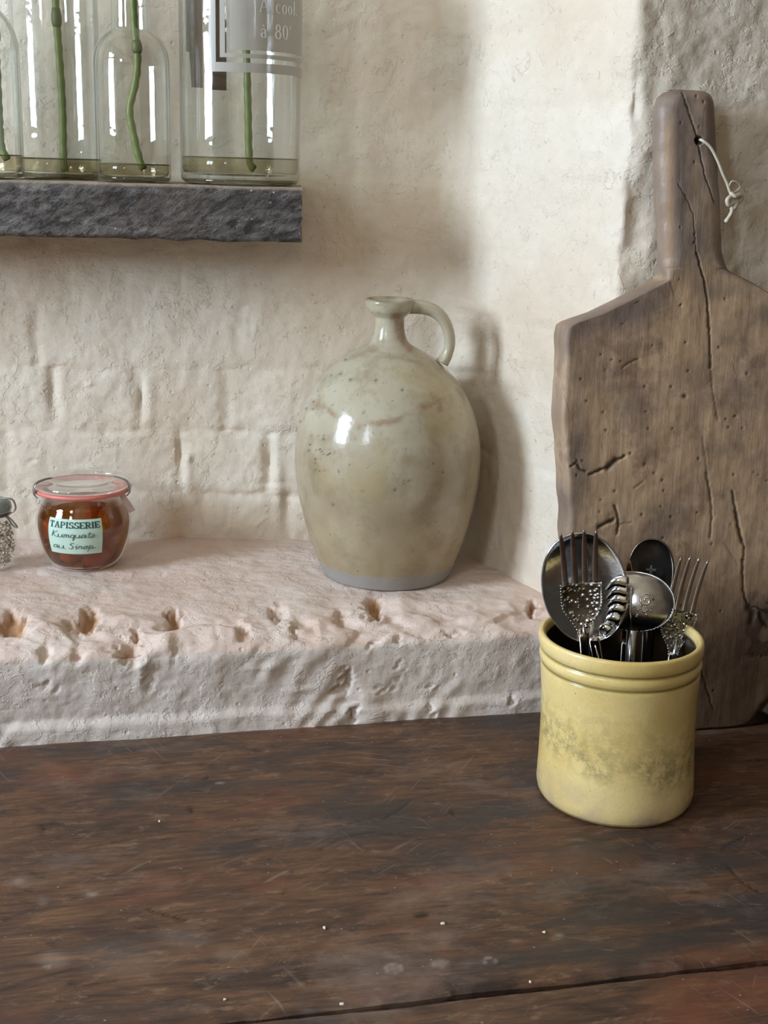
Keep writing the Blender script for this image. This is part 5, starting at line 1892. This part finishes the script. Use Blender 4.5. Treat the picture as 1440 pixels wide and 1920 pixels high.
# rounded top end of the handle
tope = sstep(vt - 0.010, vt, Vg)
Dg = Dg + (-BT / 2 - Dg) * (1 - np.sqrt(np.clip(1 - tope ** 2, 0, 1))) * 0.7
P3 = bp0 + Ug[..., None] * np.array([1, 0, 0]) + Vg[..., None] * bu + Dg[..., None] * bn
px, py, _ = pj(P3)
ck = np.zeros(px.shape)
dp = np.zeros(px.shape)
wx, wy = px + 1.6 * vnoise(px / 9, py / 9, 7), py + 1.6 * vnoise(px / 9, py / 9, 8)
cracks = [([(1280, 172), (1290, 205), (1305, 250), (1312, 280), (1322, 330), (1340, 380)], 1.2, 0.8), ([(1307, 475), (1315, 505), (1322, 530), (1327, 560), (1331, 620), (1333, 690)], 1.7, 1.0), ([(1333, 690), (1337, 740), (1346, 790)], 1.0, 0.4),
          ([(1272, 346), (1290, 375), (1300, 400), (1306, 470)], 0.9, 0.5), ([(1070, 875), (1080, 868), (1088, 880), (1100, 884)], 1.7, 0.9), ([(1082, 862), (1087, 875)], 1.2, 0.8), ([(1105, 890), (1125, 882), (1145, 873), (1160, 862), (1172, 855)], 2.0, 0.95), ([(1140, 878), (1150, 868), (1156, 862)], 5.0, 0.9),
          ([(1152, 948), (1158, 965), (1160, 985), (1156, 1000)], 1.8, 0.9), ([(1122, 988), (1135, 982), (1150, 974)], 3.2, 0.95), ([(1160, 982), (1185, 980)], 1.1, 0.5), ([(1324, 885), (1330, 915), (1336, 955), (1334, 990), (1332, 1008)], 1.6, 0.65),
          ([(1374, 921), (1378, 950), (1382, 965), (1388, 1000), (1396, 1025), (1393, 1060), (1394, 1110), (1402, 1135), (1420, 1140), (1440, 1150)], 1.6, 0.85), ([(1380, 960), (1384, 985), (1392, 1018)], 2.8, 0.9),
          ([(1405, 1138), (1412, 1150), (1408, 1168)], 6.0, 0.75), ([(1425, 1150), (1430, 1165), (1440, 1175)], 4.0, 0.8), ([(1420, 1345), (1432, 1325), (1445, 1310)], 6, 0.9), ([(1165, 690), (1190, 676), (1198, 674)], 1.0, 0.5),
          ([(1315, 1260), (1330, 1300), (1336, 1330)], 1.2, 0.5), ([(1190, 915), (1205, 905)], 2.0, 0.3), ([(1318, 820), (1321, 850), (1328, 900)], 1.2, 0.3), ([(1398, 480), (1415, 500), (1440, 520)], 1.0, 0.2), ([(1360, 1020), (1385, 1060)], 1.0, 0.2)]
for pts, w_, a in cracks:
    dd = seg_dist(wx, wy, pts)
    g = np.exp(-(dd / w_) ** 2)
    ck = np.maximum(ck, a * g)
    dp = np.maximum(dp, 0.0022 * a * g)
rsb = random.Random(21)
holes = [(1277, 230), (1319, 191), (1306, 180), (1303, 304), (1311, 238), (1274, 524), (1195, 567), (1277, 572), (1168, 607), (1286, 642), (1224, 648), (1127, 665), (1135, 695), (1348, 651), (1284, 743), (1210, 725), (1212, 772), (1216, 804), (1132, 773), (1137, 807), (1209, 871), (1245, 920), (1182, 850), (1153, 921), (1100, 752), (1400, 700), (1380, 780), (1360, 560), (1127, 937), (1310, 860), (1413, 885), (1390, 1050), (1335, 1020), (1376, 890), (1240, 950), (1302, 455), (1302, 439), (1276, 426)]
for x, y in holes + [(rsb.uniform(1080, 1440), rsb.uniform(650, 1300)) for _ in range(34)]:
    rad = 4.2 if (x, y) == (1284, 743) else rsb.uniform(1.3, 2.1)
    g = np.exp(-(((px - x) ** 2 + (py - y) ** 2) / rad ** 2))
    ck = np.maximum(ck, 0.92 * g)
    dp = np.maximum(dp, 0.0015 * g)
hole = sstep(8.5, 6.0, np.hypot(px - 1311, (py - 263)) + 1.2 * vnoise(px / 4, py / 4, 12))
ck = np.maximum(ck, hole)
dp = np.maximum(dp, hole * 0.026)
ck *= Fg
und = 0.0007 * fbm(Ug * 30, Vg * 30, 301, 3) + 0.0009 * fbm(Ug * 8, Vg * 8, 305, 2)
P3 = P3 + bn * ((und - dp) * Fg)[..., None]
edge = np.zeros(px.shape)
eL = (Ug - Lb[:, None])
eR = (Rb[:, None] - Ug)
em_ = np.minimum(eL, eR)
isb = 1 - sstep(sh[-1][1] - 0.01, sh[-1][1] + 0.015, Vg)
edge = np.exp(-(em_ / 0.012) ** 2) * 0.7 * sstep(-0.5, 0.4, vnoise(Ug * 25, Vg * 16, 311))
edge = np.maximum(edge, 0.75 * np.exp(-((py - (548 + np.abs(px - 1300) * 0.30)) / 34) ** 2) * isb * Fg * sstep(-0.6, 0.3, vnoise(Ug * 30, Vg * 30, 313)))
edge = np.maximum(edge, 0.6 * np.exp(-((px - 1085) / 20) ** 2 - ((py - 850) / 110) ** 2) * Fg)
rot = np.clip(sstep(980, 1270, py + 0.25 * (px - 1300) + 60 * fbm(Ug * 14, Vg * 9, 317, 3)), 0, 1) * 0.85
rot = np.maximum(rot, np.clip(1.5 * np.exp(-((px - 1425) / 50) ** 2 - ((py - 1200) / 100) ** 2) * sstep(-0.2, 0.3, vnoise(Ug * 60, Vg * 60, 319)), 0, 1))
smooth_ = (1 - isb) * (0.55 + 0.35 * np.exp(-((px - 1278) / 14) ** 2))
tan_ = (1 - isb) * 0.85 * np.exp(-((px - 1252 - (py - 300) * 0.02) / 8) ** 2) * sstep(190, 250, py)
n_r, m_r = P3.shape[:2]
idx = np.arange(n_r * m_r).reshape(n_r, m_r)
jn_ = np.roll(idx, -1, axis=1)
q4 = np.stack([idx[:-1], jn_[:-1], jn_[1:], idx[1:]], -1).reshape(-1, 4).tolist()
q4.append(idx[0, ::-1].tolist())
q4.append(idx[-1].tolist())
BD = empty('chopping_board', bp0)
tag(BD, 'thick weathered wooden chopping board with long handle leaning on the right wall', 'chopping board')
bo = mesh_obj('board_body', (P3 - bp0).reshape(-1, 3), q4, M_BOARD, BD, attrs={'crack': ck.reshape(-1), 'edge': np.clip(edge, 0, 1).reshape(-1), 'rot': rot.reshape(-1), 'smooth': np.clip(smooth_, 0, 1).reshape(-1), 'tan': np.clip(tan_, 0, 1).reshape(-1)})
# string through the hole, hanging outside the handle edge, with a knot


def fr(x, y, lift):
    return onplane(x, y, bp0 + bn * lift, bn)


strp = [fr(1309, 262, -0.020), fr(1312, 262, -0.004), fr(1318, 264, 0.0015), fr(1332, 276, 0.0025), fr(1345, 300, 0.0025), (fr(1355, 325, 0.002)), fr(1363, 343, 0.001), fr(1368, 358, 0.0005), fr(1372, 366, 0.0)]
STG = empty('string_loop', strp[2])
tag(STG, 'knotted off-white cotton string threaded through the chopping board handle', 'string')
tube('cord', spline(strp, 40) - strp[2], 0.0013, M_STRING, STG, 8)
lp = [fr(x, y, l_) for x, y, l_ in [(1366, 352, 0.001), (1372, 340, 0.003), (1382, 342, 0.003), (1388, 350, 0.001), (1380, 358, 0.0), (1370, 364, 0.0)]]
tube('frayed_loop', spline(lp, 24) - strp[2], 0.0006, M_STRING, STG, 6)
kp = [fr(x, y, l_) for x, y, l_ in [(1370, 362, 0.001), (1378, 368, 0.003), (1388, 366, 0.0), (1390, 374, -0.002), (1376, 380, 0.0), (1366, 384, 0.002), (1364, 374, 0.003), (1374, 368, 0.001), (1382, 376, -0.001), (1378, 388, 0.001), (1370, 394, 0.0)]]
tube('knot', spline(kp, 60) - strp[2], 0.0019, M_STRING, STG, 8)
ep = [fr(x, y, l_) for x, y, l_ in [(1372, 386, 0.001), (1372, 396, 0.001), (1368, 405, 0.0), (1360, 417, 0.0)]]
tube('frayed_end', spline(ep, 16) - strp[2], [0.0016] * 12 + [0.0018, 0.0019, 0.0018, 0.0012], M_STRING, STG, 8)

# ------------------------------------------------------------------ crumbs of plaster on the table
for i, (x, y, s_, lb) in enumerate([(830, 1733, 4.0, 'largest white plaster crumb lying in the middle of the table'), (608, 1741, 3.6, 'pale crumb left of centre on the table top'), (1020, 1749, 3.2, 'pale crumb beside the short scratch below the crock'),
                                    (994, 1842, 3.2, 'white crumb on the near edge of the plank gap'), (299, 1541, 2.8, 'tiny white crumb on the far left of the table'), (422, 1875, 3.0, 'pale crumb near the lower left end of the plank gap'),
                                    (641, 1884, 4.0, 'buff crumb stuck in the gap between the planks')]):
    P = onz(x, y, 0)
    r_ = s_ * pj(P)[2] / F
    bm = bmesh.new()
    bmesh.ops.create_icosphere(bm, subdivisions=2, radius=r_)
    rs = random.Random(i)
    ph = [rs.uniform(0, 6) for _ in range(3)]
    for v in bm.verts:
        v.co *= 1 + 0.22 * math.sin(v.co.x / r_ * 3 + ph[0]) + 0.18 * math.sin(v.co.y / r_ * 4 + ph[1])
        v.co.z *= 0.6
    me = bpy.data.meshes.new('plaster_crumb')
    bm.to_mesh(me)
    bm.free()
    me.materials.append(M_CRUMB)
    o = bpy.data.objects.new('plaster_crumb', me)
    o.location = (P[0], P[1], r_ * 0.45)
    link(o)
    tag(o, lb, 'crumb', 'crumbs of plaster on the table')
